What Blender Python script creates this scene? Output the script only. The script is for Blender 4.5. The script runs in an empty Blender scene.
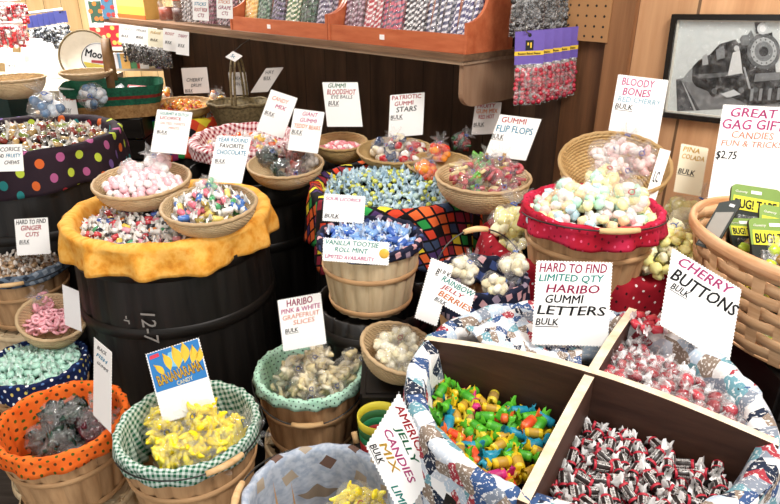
import bpy, math, random
from mathutils import Vector, Matrix, noise
PI = math.pi
rnd = random.Random(7)
S = bpy.context.scene
COL = S.collection
# ---------------------------------------------------------------- camera
PITCH = math.radians(24); F = 620.0; CAM = Vector((0, 0, 1.6))
cd = bpy.data.cameras.new('camera'); cam = bpy.data.objects.new('camera', cd); COL.objects.link(cam)
cam.location = CAM; cam.rotation_euler = (PI/2-PITCH, 0, 0)
cd.sensor_width = 36; cd.lens = 36*F/780; cd.clip_start = .02
S.camera = cam
S.view_settings.view_transform = 'Standard'; S.view_settings.look = 'None'
S.view_settings.gamma = 1; S.view_settings.use_curve_mapping = False
S.view_settings.exposure = 0.0
def ray(px, py):
    a = (px-390)/F; u = -(py-252)/F
    return Vector((a, math.cos(PITCH)+math.sin(PITCH)*u, -math.sin(PITCH)+math.cos(PITCH)*u))
def at(px, py, t=None, z=None):
    d = ray(px, py)
    if t is None: t = (z-CAM.z)/d.z
    return CAM + d*t
WD = Vector((.7, -.714, 0)).normalized(); WN = Vector((-.714, -.7, 0)).normalized(); WP = Vector((.5, 2.42, 0))
def wall(px, py, off=0):
    d = ray(px, py); t = (WP+WN*off-CAM).dot(WN)/d.dot(WN)
    return CAM + d*t
def wp(s, off=0, z=0): return WP + WD*s + WN*off + Vector((0, 0, z))
def ws(px, py, off=0): return (wall(px, py, off)-WP).dot(WD)
# wall-aligned frame : X along the wall, Y out of the wall, Z up
WM = Matrix(((WD.x, WN.x, 0, 0), (WD.y, WN.y, 0, 0), (0, 0, 1, 0), (0, 0, 0, 1)))
# ---------------------------------------------------------------- materials
class NT:
    def __init__(s, name):
        s.m = bpy.data.materials.new(name); s.m.use_nodes = True
        s.t = s.m.node_tree; s.b = s.t.nodes['Principled BSDF']; s.out = s.t.nodes['Material Output']
    def n(s, ty, **k):
        x = s.t.nodes.new(ty)
        for a, b in k.items(): setattr(x, a, b)
        return x
    def put(s, sock, v):
        if isinstance(v, bpy.types.NodeSocket): s.t.links.new(v, sock)
        else: sock.default_value = v
    def ma(s, op, a, b=0.0, c=0.0):
        x = s.n('ShaderNodeMath', operation=op); s.put(x.inputs[0], a); s.put(x.inputs[1], b); s.put(x.inputs[2], c)
        return x.outputs[0]
    def mix(s, f, a, b):
        x = s.n('ShaderNodeMix', data_type='RGBA'); s.put(x.inputs[0], f); s.put(x.inputs[6], a); s.put(x.inputs[7], b)
        return x.outputs[2]
    def coord(s, kind='Object'): return s.n('ShaderNodeTexCoord').outputs[kind]
    def mapp(s, v, sc=(1, 1, 1), rot=0):
        x = s.n('ShaderNodeMapping'); s.put(x.inputs['Vector'], v); x.inputs['Scale'].default_value = sc; x.inputs['Rotation'].default_value = (0, 0, rot)
        return x.outputs[0]
    def noise(s, v, scale, detail=3, rough=.5):
        x = s.n('ShaderNodeTexNoise'); s.put(x.inputs['Vector'], v); x.inputs['Scale'].default_value = scale
        x.inputs['Detail'].default_value = detail; x.inputs['Roughness'].default_value = rough
        return x.outputs['Fac']
    def ramp(s, f, stops, const=False):
        x = s.n('ShaderNodeValToRGB'); s.put(x.inputs[0], f); r = x.color_ramp
        if const: r.interpolation = 'CONSTANT'
        while len(r.elements) < len(stops): r.elements.new(.5)
        for e, (p, c) in zip(r.elements, stops): e.position = p; e.color = c
        return x.outputs[0]
    def bump(s, h, st=.3, dist=.002):
        x = s.n('ShaderNodeBump'); s.put(x.inputs['Height'], h); x.inputs['Strength'].default_value = st; x.inputs['Distance'].default_value = dist
        s.t.links.new(x.outputs[0], s.b.inputs['Normal'])
    def fin(s, col, rough=.6, metal=0, spec=.5):
        s.put(s.b.inputs['Base Color'], col); s.put(s.b.inputs['Roughness'], rough); s.b.inputs['Metallic'].default_value = metal
        s.b.inputs['Specular IOR Level'].default_value = spec
        return s.m
def C(h, a=1.0):
    h = h.lstrip('#'); v = [int(h[i:i+2], 16)/255 for i in (0, 2, 4)]
    return tuple([x/12.92 if x <= .04045 else ((x+.055)/1.055)**2.4 for x in v]+[a])
_m = {}
def solid(h, rough=.6, metal=0, spec=.4, var=.12):
    k = ('s', h, rough, metal, spec)
    if k not in _m:
        n = NT('solid_'+h); c = C(h); co = n.coord()
        f = n.noise(co, 60, 2)
        d = tuple([x*(1-var) for x in c[:3]]+[1]); _m[k] = n.fin(n.mix(f, d, c), rough, metal, spec)
    return _m[k]
def gummy(h, rough=.25):
    k = ('g', h)
    if k not in _m:
        n = NT('gummy_'+h); n.fin(C(h), rough); n.b.inputs['Subsurface Weight'].default_value = .0
        n.b.inputs['Coat Weight'].default_value = .3; _m[k] = n.m
    return _m[k]
def film(h='#ffffff', op=.09, rough=.12):
    k = ('f', h, op)
    if k not in _m:
        n = NT('clear_film_'+h); t = n.n('ShaderNodeBsdfTransparent'); g = n.n('ShaderNodeBsdfGlossy'); g.inputs['Roughness'].default_value = rough
        d = n.n('ShaderNodeBsdfDiffuse'); d.inputs[0].default_value = C(h)
        t.inputs[0].default_value = tuple([.8+.2*x for x in C(h)[:3]]+[1])
        co = n.coord(); nz = n.noise(co, 55, 3, .7)
        b = n.n('ShaderNodeBump'); n.put(b.inputs['Height'], nz); b.inputs['Strength'].default_value = .9; b.inputs['Distance'].default_value = .006
        n.t.links.new(b.outputs[0], g.inputs['Normal'])
        fr = n.n('ShaderNodeLayerWeight'); fr.inputs[0].default_value = .5; n.t.links.new(b.outputs[0], fr.inputs['Normal']); fr = n.ma('MULTIPLY', n.ma('POWER', fr.outputs['Facing'], 4.0), .4)
        m1 = n.n('ShaderNodeMixShader'); n.put(m1.inputs[0], n.ma('MINIMUM', n.ma('MULTIPLY', n.ma('POWER', nz, 5.0), op*22), .9)); n.t.links.new(t.outputs[0], m1.inputs[1]); n.t.links.new(d.outputs[0], m1.inputs[2])  # noisy white diffuse streaks, highlights painted into the film
        m2 = n.n('ShaderNodeMixShader'); n.put(m2.inputs[0], n.ma('MINIMUM', n.ma('ADD', fr, .022), .6)); n.t.links.new(m1.outputs[0], m2.inputs[1]); n.t.links.new(g.outputs[0], m2.inputs[2])
        n.t.links.new(m2.outputs[0], n.out.inputs[0]); _m[k] = n.m
    return _m[k]
def wood(name, c1, c2, sc=(30, 30, 2), rough=.65, bump=.3, slat=0.0, plank=0.0, spec=.3):
    k = ('w', name)
    if k in _m: return _m[k]
    n = NT(name); co = n.coord(); v = n.mapp(co, sc); f = n.noise(v, 1.5, 5, .6)
    col = n.mix(n.ma('SMOOTH_MIN', n.ma('MULTIPLY', n.ma('SUBTRACT', f, .3), 2.2), 1.0, .1), C(c1), C(c2))
    if slat:
        uv = n.n('ShaderNodeSeparateXYZ'); n.put(uv.inputs[0], n.coord('UV'))
        w = n.n('ShaderNodeTexWhiteNoise', noise_dimensions='1D'); n.put(w.inputs['W'], n.ma('FLOOR', uv.outputs[0]))
        hs = n.n('ShaderNodeHueSaturation'); n.put(hs.inputs['Color'], col); n.put(hs.inputs['Value'], n.ma('ADD', n.ma('MULTIPLY', w.outputs[0], slat), 1-slat*.6)); col = hs.outputs[0]
    h = f
    if plank:
        sx = n.n('ShaderNodeSeparateXYZ'); n.put(sx.inputs[0], co); x = n.ma('DIVIDE', sx.outputs[0], plank)
        w = n.n('ShaderNodeTexWhiteNoise', noise_dimensions='1D'); n.put(w.inputs['W'], n.ma('FLOOR', x))
        hs = n.n('ShaderNodeHueSaturation'); n.put(hs.inputs['Color'], col); n.put(hs.inputs['Value'], n.ma('ADD', n.ma('MULTIPLY', w.outputs[0], .25), .85))
        gap = n.ma('LESS_THAN', n.ma('FRACT', x), .03); col = n.mix(n.ma('MULTIPLY', gap, .75), hs.outputs[0], (.01, .006, .004, 1))
        h = n.ma('SUBTRACT', n.ma('MULTIPLY', f, .3), gap)
    n.bump(h, bump, .003); _m[k] = n.fin(col, rough, 0, spec); return _m[k]
def cellpat(name, base, pal, cell=.05, size=.34, shape='dot', rot=0.0, stag=True, asp=1.0, base2=None, nscale=20):
    """cloth print: one motif per cell, each with a colour of the palette"""
    n = NT(name); v = n.mapp(n.coord('UV'), (1/cell, 1/(cell*asp), 1), rot) if not rot else None
    if rot:
        v = n.mapp(n.mapp(n.coord('UV'), (1, 1, 1), rot), (1/cell, 1/(cell*asp), 1))
    s = n.n('ShaderNodeSeparateXYZ'); n.put(s.inputs[0], v); x, y = s.outputs[0], s.outputs[1]
    if shape == 'diamond':
        x, y = n.ma('ADD', x, y), n.ma('SUBTRACT', x, y)
    row = n.ma('FLOOR', y)
    if stag: x = n.ma('ADD', x, n.ma('MULTIPLY', n.ma('MODULO', n.ma('ABSOLUTE', row), 2.0), .5))
    lx = n.ma('SUBTRACT', n.ma('FRACT', x), .5); ly = n.ma('SUBTRACT', n.ma('FRACT', y), .5)
    if shape == 'dot': d = n.ma('SQRT', n.ma('ADD', n.ma('MULTIPLY', lx, lx), n.ma('MULTIPLY', ly, ly)))
    else: d = n.ma('MAXIMUM', n.ma('ABSOLUTE', lx), n.ma('ABSOLUTE', ly))
    mask = n.ma('LESS_THAN', d, size)
    cb = n.n('ShaderNodeCombineXYZ'); n.put(cb.inputs[0], n.ma('FLOOR', x)); n.put(cb.inputs[1], row)
    w = n.n('ShaderNodeTexWhiteNoise', noise_dimensions='3D'); n.put(w.inputs['Vector'], cb.outputs[0])
    pc = n.ramp(w.outputs['Value'], [(i/len(pal), C(c)) for i, c in enumerate(pal)], True)
    b = C(base)
    if base2: b = n.mix(n.ramp(n.noise(n.coord('UV'), nscale, 3), [(.4, (0, 0, 0, 1)), (.6, (1, 1, 1, 1))]), C(base), C(base2))
    n.bump(n.noise(n.coord('UV'), 30, 2), .5, .003)
    return n.fin(n.mix(mask, b, pc), .85, 0, .2)
def gingham(name, a, b, cell):
    n = NT(name); s = n.n('ShaderNodeSeparateXYZ'); n.put(s.inputs[0], n.mapp(n.coord('UV'), (1/cell, 1/cell, 1)))
    f = [n.ma('GREATER_THAN', n.ma('FRACT', s.outputs[i]), .5) for i in (0, 1)]
    return n.fin(n.mix(n.ma('MULTIPLY', n.ma('ADD', f[0], f[1]), .5), C(a), C(b)), .85, 0, .2)
def mottled(name, stops, scale=18, rough=.85, vor=False):
    n = NT(name); uv = n.coord('UV')
    if vor:
        x = n.n('ShaderNodeTexVoronoi'); n.put(x.inputs['Vector'], uv); x.inputs['Scale'].default_value = scale; w = n.n('ShaderNodeTexWhiteNoise'); n.put(w.inputs['Vector'], x.outputs['Color']); f = w.outputs[0]
        edge = n.ma('LESS_THAN', x.outputs['Distance'], .28)
        col = n.ramp(f, [(i/len(stops), C(c)) for i, c in enumerate(stops)], True)
        nz = n.noise(uv, scale*5, 2); col = n.mix(n.ma('MULTIPLY', n.ma('GREATER_THAN', nz, .58), .7), col, C('#f2f0ee'))
    else:
        f = n.noise(uv, scale, 4, .6); col = n.ramp(f, [(.3+.4*i/(len(stops)-1), C(c)) for i, c in enumerate(stops)])
    n.bump(n.noise(uv, 25, 3), .5, .004)
    return n.fin(col, rough, 0, .2)
CARD = solid('#f3f1ee', .7, var=.03); CREAM = solid('#efe9cf', .7, var=.05)
DARKW = wood('dark_stained_staves', '#0d0b0a', '#231f1c', rough=.5, slat=.35, spec=.4)
HOOPD = wood('dark_barrel_hoop', '#110f0d', '#221d1a', (4, 4, 40), rough=.45)
BSLAT = wood('basket_slat_wood', '#a77f58', '#cfa67a', slat=.3, rough=.7)
BSLATL = wood('pale_basket_slat_wood', '#c9b08a', '#e3cda8', slat=.22, rough=.7)
BHOOP = wood('basket_hoop_wood', '#ab8157', '#d2a97c', (6, 6, 40), rough=.65)
def wicker(name, c1, c2, rows):
    n = NT(name); s = n.n('ShaderNodeSeparateXYZ'); n.put(s.inputs[0], n.coord('UV')); v = n.ma('MULTIPLY', s.outputs[1], rows)
    row = n.ma('FLOOR', v); u = n.ma('ADD', s.outputs[0], n.ma('MULTIPLY', n.ma('MODULO', row, 2.0), .5))
    hu = n.ma('ABSOLUTE', n.ma('SINE', n.ma('MULTIPLY', u, PI))); hv = n.ma('SINE', n.ma('MULTIPLY', n.ma('FRACT', v), PI))
    h = n.ma('MULTIPLY', n.ma('ADD', n.ma('MULTIPLY', hu, .7), .3), hv)
    col = n.mix(n.noise(n.coord(), 40, 3), C(c1), C(c2)); gap = n.ma('LESS_THAN', h, .2)
    n.bump(h, .8, .003); return n.fin(n.mix(n.ma('MULTIPLY', gap, .42), col, C('#6a4a2c')), .6, 0, .3)
WICK = wicker('wicker', '#b08a54', '#dcbd86', 36)
WICKL = wicker('light_wicker', '#cfac80', '#efd6aa', 36)
WICKD = wood('dark_twig', '#4a3d29', '#8a7852', (50, 50, 50), rough=.7)
WIRE = solid('#4b4a48', .35, .9); GRIP = wood('turned_grip_wood', '#c89e6a', '#ecc998', (5, 40, 5))
BLACK = solid('#0c0c0c', .6)
# ---------------------------------------------------------------- mesh builder
class MB:
    def __init__(s): s.v = []; s.f = []; s.mi = []; s.uv = []; s.hasuv = False; s.M = Matrix.Identity(4)
    def face(s, idx, mi=0, uv=None):
        s.f.append(idx); s.mi.append(mi); s.uv.append(uv)
        if uv: s.hasuv = True
    def add(s, p): s.v.append(tuple(s.M @ Vector(p))); return len(s.v)-1
    def box(s, c, d, mi=0, R=None):
        b = len(s.v); R = R or Matrix.Identity(3)
        for z in (-1, 1):
            for x, y in ((-1, -1), (1, -1), (1, 1), (-1, 1)): s.add(Vector(c)+R@Vector((x*d[0]/2, y*d[1]/2, z*d[2]/2)))
        for f in ((3, 2, 1, 0), (4, 5, 6, 7), (0, 1, 5, 4), (1, 2, 6, 5), (2, 3, 7, 6), (3, 0, 4, 7)): s.face([b+i for i in f], mi)
        return s
    def grid(s, fn, nu, nv, mi=0, closeu=False, uvf=None):
        b = len(s.v); cols = nu if closeu else nu+1
        for j in range(nv+1):
            for i in range(cols): s.add(fn(i/nu, j/nv))
        for j in range(nv):
            for i in range(nu):
                i2 = (i+1) % nu if closeu else i+1
                q = [b+j*cols+i, b+j*cols+i2, b+(j+1)*cols+i2, b+(j+1)*cols+i]
                uv = [uvf(a/nu, c/nv) for a, c in ((i, j), (i+1, j), (i+1, j+1), (i, j+1))] if uvf else None
                s.face(q, mi, uv)
        return s
    def lathe(s, prof, seg=32, mi=0, sx=1, sy=1, mod=None, uvn=1.0):
        n = len(prof)-1
        def fn(a, t):
            k = min(int(round(t*n)), n); r, z = prof[k]; th = a*2*PI
            if mod: r, z = mod(th, r, z, k)
            return (r*math.cos(th)*sx, r*math.sin(th)*sy, z)
        s.grid(fn, seg, n, mi, True, lambda a, t: (a*uvn, t)); return s
    def tube(s, pts, r, seg=8, mi=0, closed=False):
        pts = [Vector(p) for p in pts]; n = len(pts); b = len(s.v); rr = r if callable(r) else (lambda t: r)
        for i, p in enumerate(pts):
            a = pts[(i-1) % n] if (closed or i > 0) else p; c = pts[(i+1) % n] if (closed or i < n-1) else p
            d = (c-a).normalized(); u = d.orthogonal().normalized() if i == 0 else (u-d*u.dot(d)).normalized()
            w = d.cross(u)
            for k in range(seg):
                th = 2*PI*k/seg; s.add(p+(u*math.cos(th)+w*math.sin(th))*rr(i/max(1, n-1)))
        for i in range(n if closed else n-1):
            for k in range(seg):
                i2 = (i+1) % n; k2 = (k+1) % seg; s.face([b+i*seg+k, b+i*seg+k2, b+i2*seg+k2, b+i2*seg+k], mi)
        if not closed:
            s.face([b+k for k in range(seg)][::-1], mi); s.face([b+(n-1)*seg+k for k in range(seg)], mi)
        return s
    def prism(s, poly, h, mi=0, z0=0.0):
        b = len(s.v); n = len(poly)
        for z in (z0, z0+h):
            for p in poly: s.add((p[0], p[1], z))
        s.face([b+i for i in range(n)][::-1], mi); s.face([b+n+i for i in range(n)], mi)
        for i in range(n): s.face([b+i, b+(i+1) % n, b+n+(i+1) % n, b+n+i], mi)
        return s
    def mesh(s, name, mats, smooth=True):
        m = bpy.data.meshes.new(name); m.from_pydata(s.v, [], s.f)
        for x in (mats if isinstance(mats, (list, tuple)) else [mats]): m.materials.append(x)
        m.polygons.foreach_set('material_index', s.mi)
        m.polygons.foreach_set('use_smooth', [smooth]*len(s.f))
        if s.hasuv:
            l = m.uv_layers.new(name='UVMap'); k = 0
            for f, uv in zip(s.f, s.uv):
                for j in range(len(f)):
                    if uv: l.data[k].uv = uv[j]
                    k += 1
        m.update(); return m
def link(name, data, parent=None, loc=None, rot=None, M=None):
    o = bpy.data.objects.new(name, data); COL.objects.link(o)
    if parent: o.parent = parent
    if M is not None: o.matrix_local = M
    if loc is not None: o.location = loc
    if rot is not None: o.rotation_euler = rot
    return o
def part(name, mb, mats, parent, smooth=True, **k):
    return link(name, mb.mesh(name, mats, smooth) if isinstance(mb, MB) else mb, parent, **k)
def tag(o, label, cat, group=None):
    o['label'] = label; o['category'] = cat
    if group: o['group'] = group
    return o
def thing(name, label, cat, loc=(0, 0, 0), rot=(0, 0, 0), group=None, M=None):
    o = bpy.data.objects.new(name, None); o.empty_display_size = .05; COL.objects.link(o)
    if M is not None: o.matrix_world = M
    else: o.location = loc; o.rotation_euler = rot
    return tag(o, label, cat, group)
def single(name, mb, mats, label, cat, group=None, smooth=True, **k):
    return tag(part(name, mb, mats, None, smooth, **k), label, cat, group)
def struct(name, mb, mats, smooth=False, parent=None, **k):
    o = part(name, mb, mats, parent, smooth, **k)
    if not parent: o['kind'] = 'structure'
    return o
def dup(root, loc, rot, sc=1, label=None, group=None):
    r = root.copy(); COL.objects.link(r); r.location = loc; r.rotation_euler = rot; r.scale = (sc, sc, sc)
    if label: r['label'] = label
    if group: r['group'] = group
    for ch in root.children:
        c = ch.copy(); COL.objects.link(c); c.parent = r
        for g in ch.children:
            d = g.copy(); COL.objects.link(d); d.parent = c
    return r
# ---------------------------------------------------------------- text
def textmesh(s, size=1.0, shear=.15, bold=0.0, align='LEFT', ext=.004):
    c = bpy.data.curves.new('lettering', 'FONT'); c.body = s; c.size = size; c.shear = shear; c.offset = bold; c.extrude = ext
    c.align_x = align; c.resolution_u = 2
    o = bpy.data.objects.new('lettering', c); me = bpy.data.meshes.new_from_object(o)
    bpy.data.objects.remove(o); bpy.data.curves.remove(c); return me
def fit_text(parent, s, x0, y0, w, h, col, z=.0006, shear=.18, bold=.012, rot=0, name='lettering', wob=0):
    """put one line of writing in the box x0..x0+w, y0..y0+h (parent frame)"""
    me = textmesh(s, 1.0, shear, 0, ext=.02)
    if bold:
        import bmesh
        bm = bmesh.new(); bm.from_mesh(me); g0 = list(bm.verts)+list(bm.edges)+list(bm.faces)
        for dx, dy in ((bold*3, 0), (bold*1.5, bold*2)):
            nv = [e for e in bmesh.ops.duplicate(bm, geom=g0)['geom'] if isinstance(e, bmesh.types.BMVert)]
            for v in nv: v.co.x += dx; v.co.y += dy
        bm.to_mesh(me); bm.free()
    xs = [v.co.x for v in me.vertices]; ys = [v.co.y for v in me.vertices]
    if not xs: return
    ax, bx_, ay, by = min(xs), max(xs), min(ys), max(ys)
    r = random.Random(s)
    for v in me.vertices:
        fx = (v.co.x-ax)/(bx_-ax); fy = (v.co.y-ay)/(by-ay+1e-6)
        v.co.x = x0+fx*w; v.co.y = y0+fy*h+wob*h*math.sin(fx*9+len(s)); v.co.z = z+(.0002 if v.co.z > 0 else -.0003)
    if rot:
        R = Matrix.Translation((x0+w/2, y0+h/2, 0))@Matrix.Rotation(rot, 4, 'Z')@Matrix.Translation((-x0-w/2, -y0-h/2, 0)); me.transform(R)
    me.materials.clear(); me.materials.append(solid(col, .6, var=0)); return link(name, me, parent)
INK = dict(k='#0c0c10', r='#b01828', g='#0c6a42', b='#1f88ac', t='#1f8f84', p='#c04a84', o='#d8742a', y='#d8ac48', f='#e09a84', m='#a01850', l='#8ab8cc', s='#666666')
CARDS = {}
def card(tl, tr, bl, t, lines, label, name='price_card', zig=True, mat=None, tt=None, group=None, curl=.0, cat='sign'):
    """a stiff paper card standing where three of its corners are seen; lines = (text, ink, x0, width, y_top, height) in card fractions"""
    ts = tt or (t, t, t)
    A, B, D = at(*tl, ts[0]), at(*tr, ts[1]), at(*bl, ts[2])
    u = B-A; w = u.length; u.normalize(); v = A-D; h = v.length; vn = v.normalized()
    nrm = u.cross(vn).normalized(); v2 = nrm.cross(u)  # orthonormal
    sh = v.dot(u)/h
    M = Matrix(((u.x, v2.x, nrm.x, D.x), (u.y, v2.y, nrm.y, D.y), (u.z, v2.z, nrm.z, D.z), (0, 0, 0, 1)))
    h2 = v.dot(v2)
    # keep the true slant small: rotate instead of shear
    o = thing(name, label, cat, M=M, group=group)
    off = v.dot(u)
    p = []; mb = MB(); n = max(6, int(w/.006)); m = max(6, int(h2/.006)); z = .0022 if zig else 0
    if w < .05: z *= .5
    for i in range(n*2): p.append((w*i/(n*2), z*(i % 2)))
    for i in range(m*2): p.append((w-z*(i % 2), h2*i/(m*2)))
    for i in range(n*2): p.append((w-w*i/(n*2), h2-z*(i % 2)))
    for i in range(m*2): p.append((z*(i % 2), h2-h2*i/(m*2)))
    mb.prism([(x+off*y/h2*1.0, y) for x, y in p], .0008, z0=-.0004)
    part('card', mb, mat or CARD, o, False)
    for ln in lines:
        tx, ink, x0, ww, y0, hh = ln[:6]
        yb = h2*(1-y0-hh)
        l = fit_text(o, tx, w*x0+off*(yb/h2), yb, w*ww, h2*hh, INK.get(ink, ink), wob=.05)
        if tx == 'BULK': # underline of the word
            q = MB(); q.box((w*(x0+ww/2)+off*yb/h2, yb-h2*.018, .0006), (w*ww, h2*.008, .0003)); part('underline', q, solid(INK['k'], .6, var=0), o, False)
    return o, w, h2, off
# ---------------------------------------------------------------- makers
def barrel(x, y, ztop, r, label, h=None, name='wooden_barrel', group=None, floor=.82, z0=0.0):
    r *= .93; o = thing(name, label, 'barrel', (x, y, z0)); H = ztop-z0; n = 22; seg = n*6
    def rad(z): k = (z/H-.55)/.55; return r*(1.10-.10*k*k)
    def mod(th, rr, z, k):
        f = (th/(2*PI)*n) % 1; e = min(f, 1-f); return (rr-(.006 if e < .09 else 0), z)
    prof = [(rad(H*i/16), H*i/16) for i in range(17)]+[(rad(H)-.008, H)]+[(rad(H*i/16)-.008, H*i/16) for i in range(15, 8, -1)]
    part('staves', MB().lathe(prof, seg, mod=mod, uvn=n), DARKW, o)
    for a in (.08, .28, .72, .9):
        z1, z2 = H*a, H*a+.035
        q = MB().lathe([(rad(z1)+.001, z1), (rad(z1)+.005, z1+.003), (rad(z2)+.005, z2-.003), (rad(z2)+.001, z2)], 64); part('hoop', q, HOOPD, o)
    q = MB().lathe([(0, H*floor), (rad(H*floor)-.018, H*floor), (rad(H*floor)-.018, H*floor-.02), (0, H*floor-.02)], 48); part('false_bottom', q, HOOPD, o, False)
    o['rim'] = rad(H); return o
def strip(o):  # helper: drop the scratch property
    r = o['rim']; del o['rim']; return r
def liner(x, y, zr, r, mat, label, name='cloth_liner', half=.5, rot=0.0, inner=.09, rin=None, puff=.012, parent=None, ruf=.012, nr=14, seed=0, mindrop=.03, maxdrop=.3, flare=.2, group=None, cat='cloth'):
    """square cloth laid in the mouth of a vessel, its edge hanging outside"""
    flare *= .35; ruf *= .75
    rr = random.Random(seed); ph = [rr.uniform(0, 6.28) for _ in range(4)]; NA = 144; NV = 18
    def fn(a, t, thick=0):
        th = a*2*PI; k = max(abs(math.cos(th-rot)), abs(math.sin(th-rot)))
        hang = min(max(half/k-r-inner*.6, mindrop), maxdrop)
        hang *= 1+.06*math.sin(5*th+ph[0])
        s = t*(inner+.03+hang)
        w = math.sin(nr*th+ph[1]+.8*math.sin(3*th+ph[2])); w2 = math.sin((nr*2+3)*th+ph[3])
        if s < inner: rad = r-(.024 if r > .2 else .010)-.02*(inner-s)/inner - .006*w2*(inner-s)/inner; z = zr-inner+s
        elif s < inner+.03:
            q = (s-inner)/.03*PI; rad = (r-.004-(puff*1.2+.006)*math.cos(q) if r > .2 else r+puff/2-.004-(puff/2+.006)*math.cos(q))+.004*w2*.5; z = zr+(puff*1.1 if r > .2 else .006)*math.sin(q)+.002*w
        else:
            dn = s-inner-.03; f = min(1, dn/.05); rad = r+puff+dn*flare*(1+.3*w)+ruf*w*f*.8+ruf*.3*w2*f; z = zr-dn
        return (rad*math.cos(th), rad*math.sin(th), z)
    def uvf(a, t):
        th = a*2*PI; k = max(abs(math.cos(th-rot)), abs(math.sin(th-rot))); hang = min(max(half/k-r-inner*.6, mindrop), maxdrop)
        R = r-inner+t*(inner+.03+hang); return (R*math.cos(th), R*math.sin(th))
    mb = MB().grid(fn, NA, NV, 0, True, uvf)
    o = part(name, mb, mat, parent, True) if parent else single(name, mb, mat, label, cat, group)
    if not parent: o.location = (x, y, 0)
    sm = o.modifiers.new('thickness', 'SOLIDIFY'); sm.thickness = .0012; sm.offset = 0
    return o
def basket(x, y, zr, r, h, label, slat=None, handle=None, grip_at=None, name='bushel_basket', n=20, taper=.8, flip=False, rot=(0, 0, 0), hoop=None, group=None, band=.55):
    """splint basket: tapering slats, hoops, plank bottom, wire handle with a turned grip. origin at its base"""
    slat = slat or BSLAT; hoop = hoop or BHOOP
    o = thing(name, label, 'basket', (x, y, zr-h), rot, group); rb = r*taper; seg = n*6
    def rad(z): return rb+(r-rb)*(z/h)**.8
    def mod(th, rr, z, k):
        f = (th/(2*PI)*n) % 1; e = min(f, 1-f); return (rr-(.004 if e < .1 else 0)+.0012*math.cos(f*2*PI+PI), z)
    P = [(rad(h*i/8), h*i/8) for i in range(9)]+[(rad(h)-.004, h)]+[(rad(h*i/8)-.004, h*i/8) for i in range(7, -1, -1)]
    fl = (lambda z: h-z) if flip else (lambda z: z)
    if flip: P = [(a, h-b) for a, b in P]
    part('slats', MB().lathe(P, seg, mod=mod, uvn=n), slat, o)
    for a, hw in ((.03, .018), (band, .016), (.93, .022)):
        z1 = h*a; z2 = z1+hw
        if z2 > h: z1, z2 = h-hw, h+.001
        q = MB().lathe([(rad(z1)+.001, fl(z1)), (rad(z1)+.005, fl(z1+.002)), (rad(z2)+.005, fl(z2-.002)), (rad(z2)+.001, fl(z2))], 64); part('hoop', q, hoop, o)
    zb = fl(.006)
    if flip:
        w = rb*2/6
        for i in range(6):
            xx = -rb+w*(i+.5); L = 2*math.sqrt(max(rb*rb-(abs(xx)+w*.3)**2, .0004)); part('bottom_slat', MB().box((xx, 0, zb), (w*.84, L, .005)), slat, o, False)
    else: part('bottom', MB().lathe([(0, zb), (rb, zb), (rb, zb-.004), (0, zb-.004)], 40), slat, o, False)
    if handle is not None:
        az, tilt = handle; R = r+.012
        a = Vector((math.cos(az), math.sin(az), 0)); b = Vector((-math.sin(az), math.cos(az), 0)); up = b*math.cos(tilt)+Vector((0, 0, math.sin(tilt)))
        pts = [a*R*math.cos(q)+up*R*math.sin(q)*1.03+Vector((0, 0, h-.01)) for q in [PI*i/36 for i in range(37)]]
        w = part('wire_handle', MB().tube(pts, .0018, 6), WIRE, o)
        part('grip', MB().tube(pts[15:22], lambda t: .0075-.0015*abs(t-.5)*2, 10), GRIP, w)
    return o
def bowl(c, r, label, depth=.07, sy=1.0, rot=(0, 0, 0), mat=None, name='wicker_bowl', h0=.55, group=None, nn=48, rimmat=None):
    """round woven bowl, origin at its base"""
    mat = mat or WICKL; o = thing(name, label, 'basket', (c[0], c[1], c[2]-depth), rot, group)
    P = []
    for i in range(15):
        t = i/14; P.append((r*(h0+(1-h0)*math.sin(t*PI/2)), depth*(1-math.cos(t*PI/2))*.45+depth*t*.55))
    Q = [(0, 0), (r*h0*.5, 0)]+P; ins = [(a-.005, b+.001) for a, b in P[::-1]]+[(r*h0*.5, .005), (0, .005)]
    Q = Q+ins
    def mod(th, rr, z, k):
        if rr < r*h0*.9: return rr, z
        return rr+.0016*math.sin(nn*th)*(1 if k % 2 else -1), z
    part('woven_body', MB().lathe(Q, nn*4, sy=sy, mod=mod, uvn=nn), mat, o)
    pts = [(r*math.cos(a), r*sy*math.sin(a), depth+.001*math.sin(24*a)) for a in [2*PI*i/96 for i in range(96)]]
    part('rim', MB().tube(pts, .0055, 8, closed=True), rimmat or mat, o)
    return o
# ---- candy
def twist_mb(L, R, endr, endl, seg=10, blob=False, ends=True, body=True):
    mb = MB(); mb.M = Matrix.Rotation(PI/2, 4, 'Y')
    if body:
        if blob: P = [(max(R*math.sin(PI*i/8), .0001), -L/2*math.cos(PI*i/8)) for i in range(9)]
        else: P = [(.0001, -L/2), (R*.7, -L/2), (R, -L/2+R*.25), (R, L/2-R*.25), (R*.7, L/2), (.0001, L/2)]
        mb.lathe(P, seg, 0)
    if ends:
        for s in (-1, 1): end_into(mb, s, L, R, endr, endl, 1)
    return mb
def end_into(mb, s, L, R, endr, endl, mi):
    z0 = s*(L/2-R*.1)
    def mod(th, r, z, k): return (r*(1+.35*math.sin(4*th+k)) if k else r, z+s*.15*endl*math.sin(3*th)*(k > 1))
    mb.lathe([(R*.35, z0), (R*.28, z0+s*endl*.2), (endr*.75, z0+s*endl*.65), (endr, z0+s*endl)], 12, mi, sx=1.0, sy=.45, mod=mod)
def candy_proto(name, L, R, endr, endl, m1, m2, blob=False):
    return MB.mesh(twist_mb(L, R, endr, endl, blob=blob), name, [m1, m2])
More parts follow.
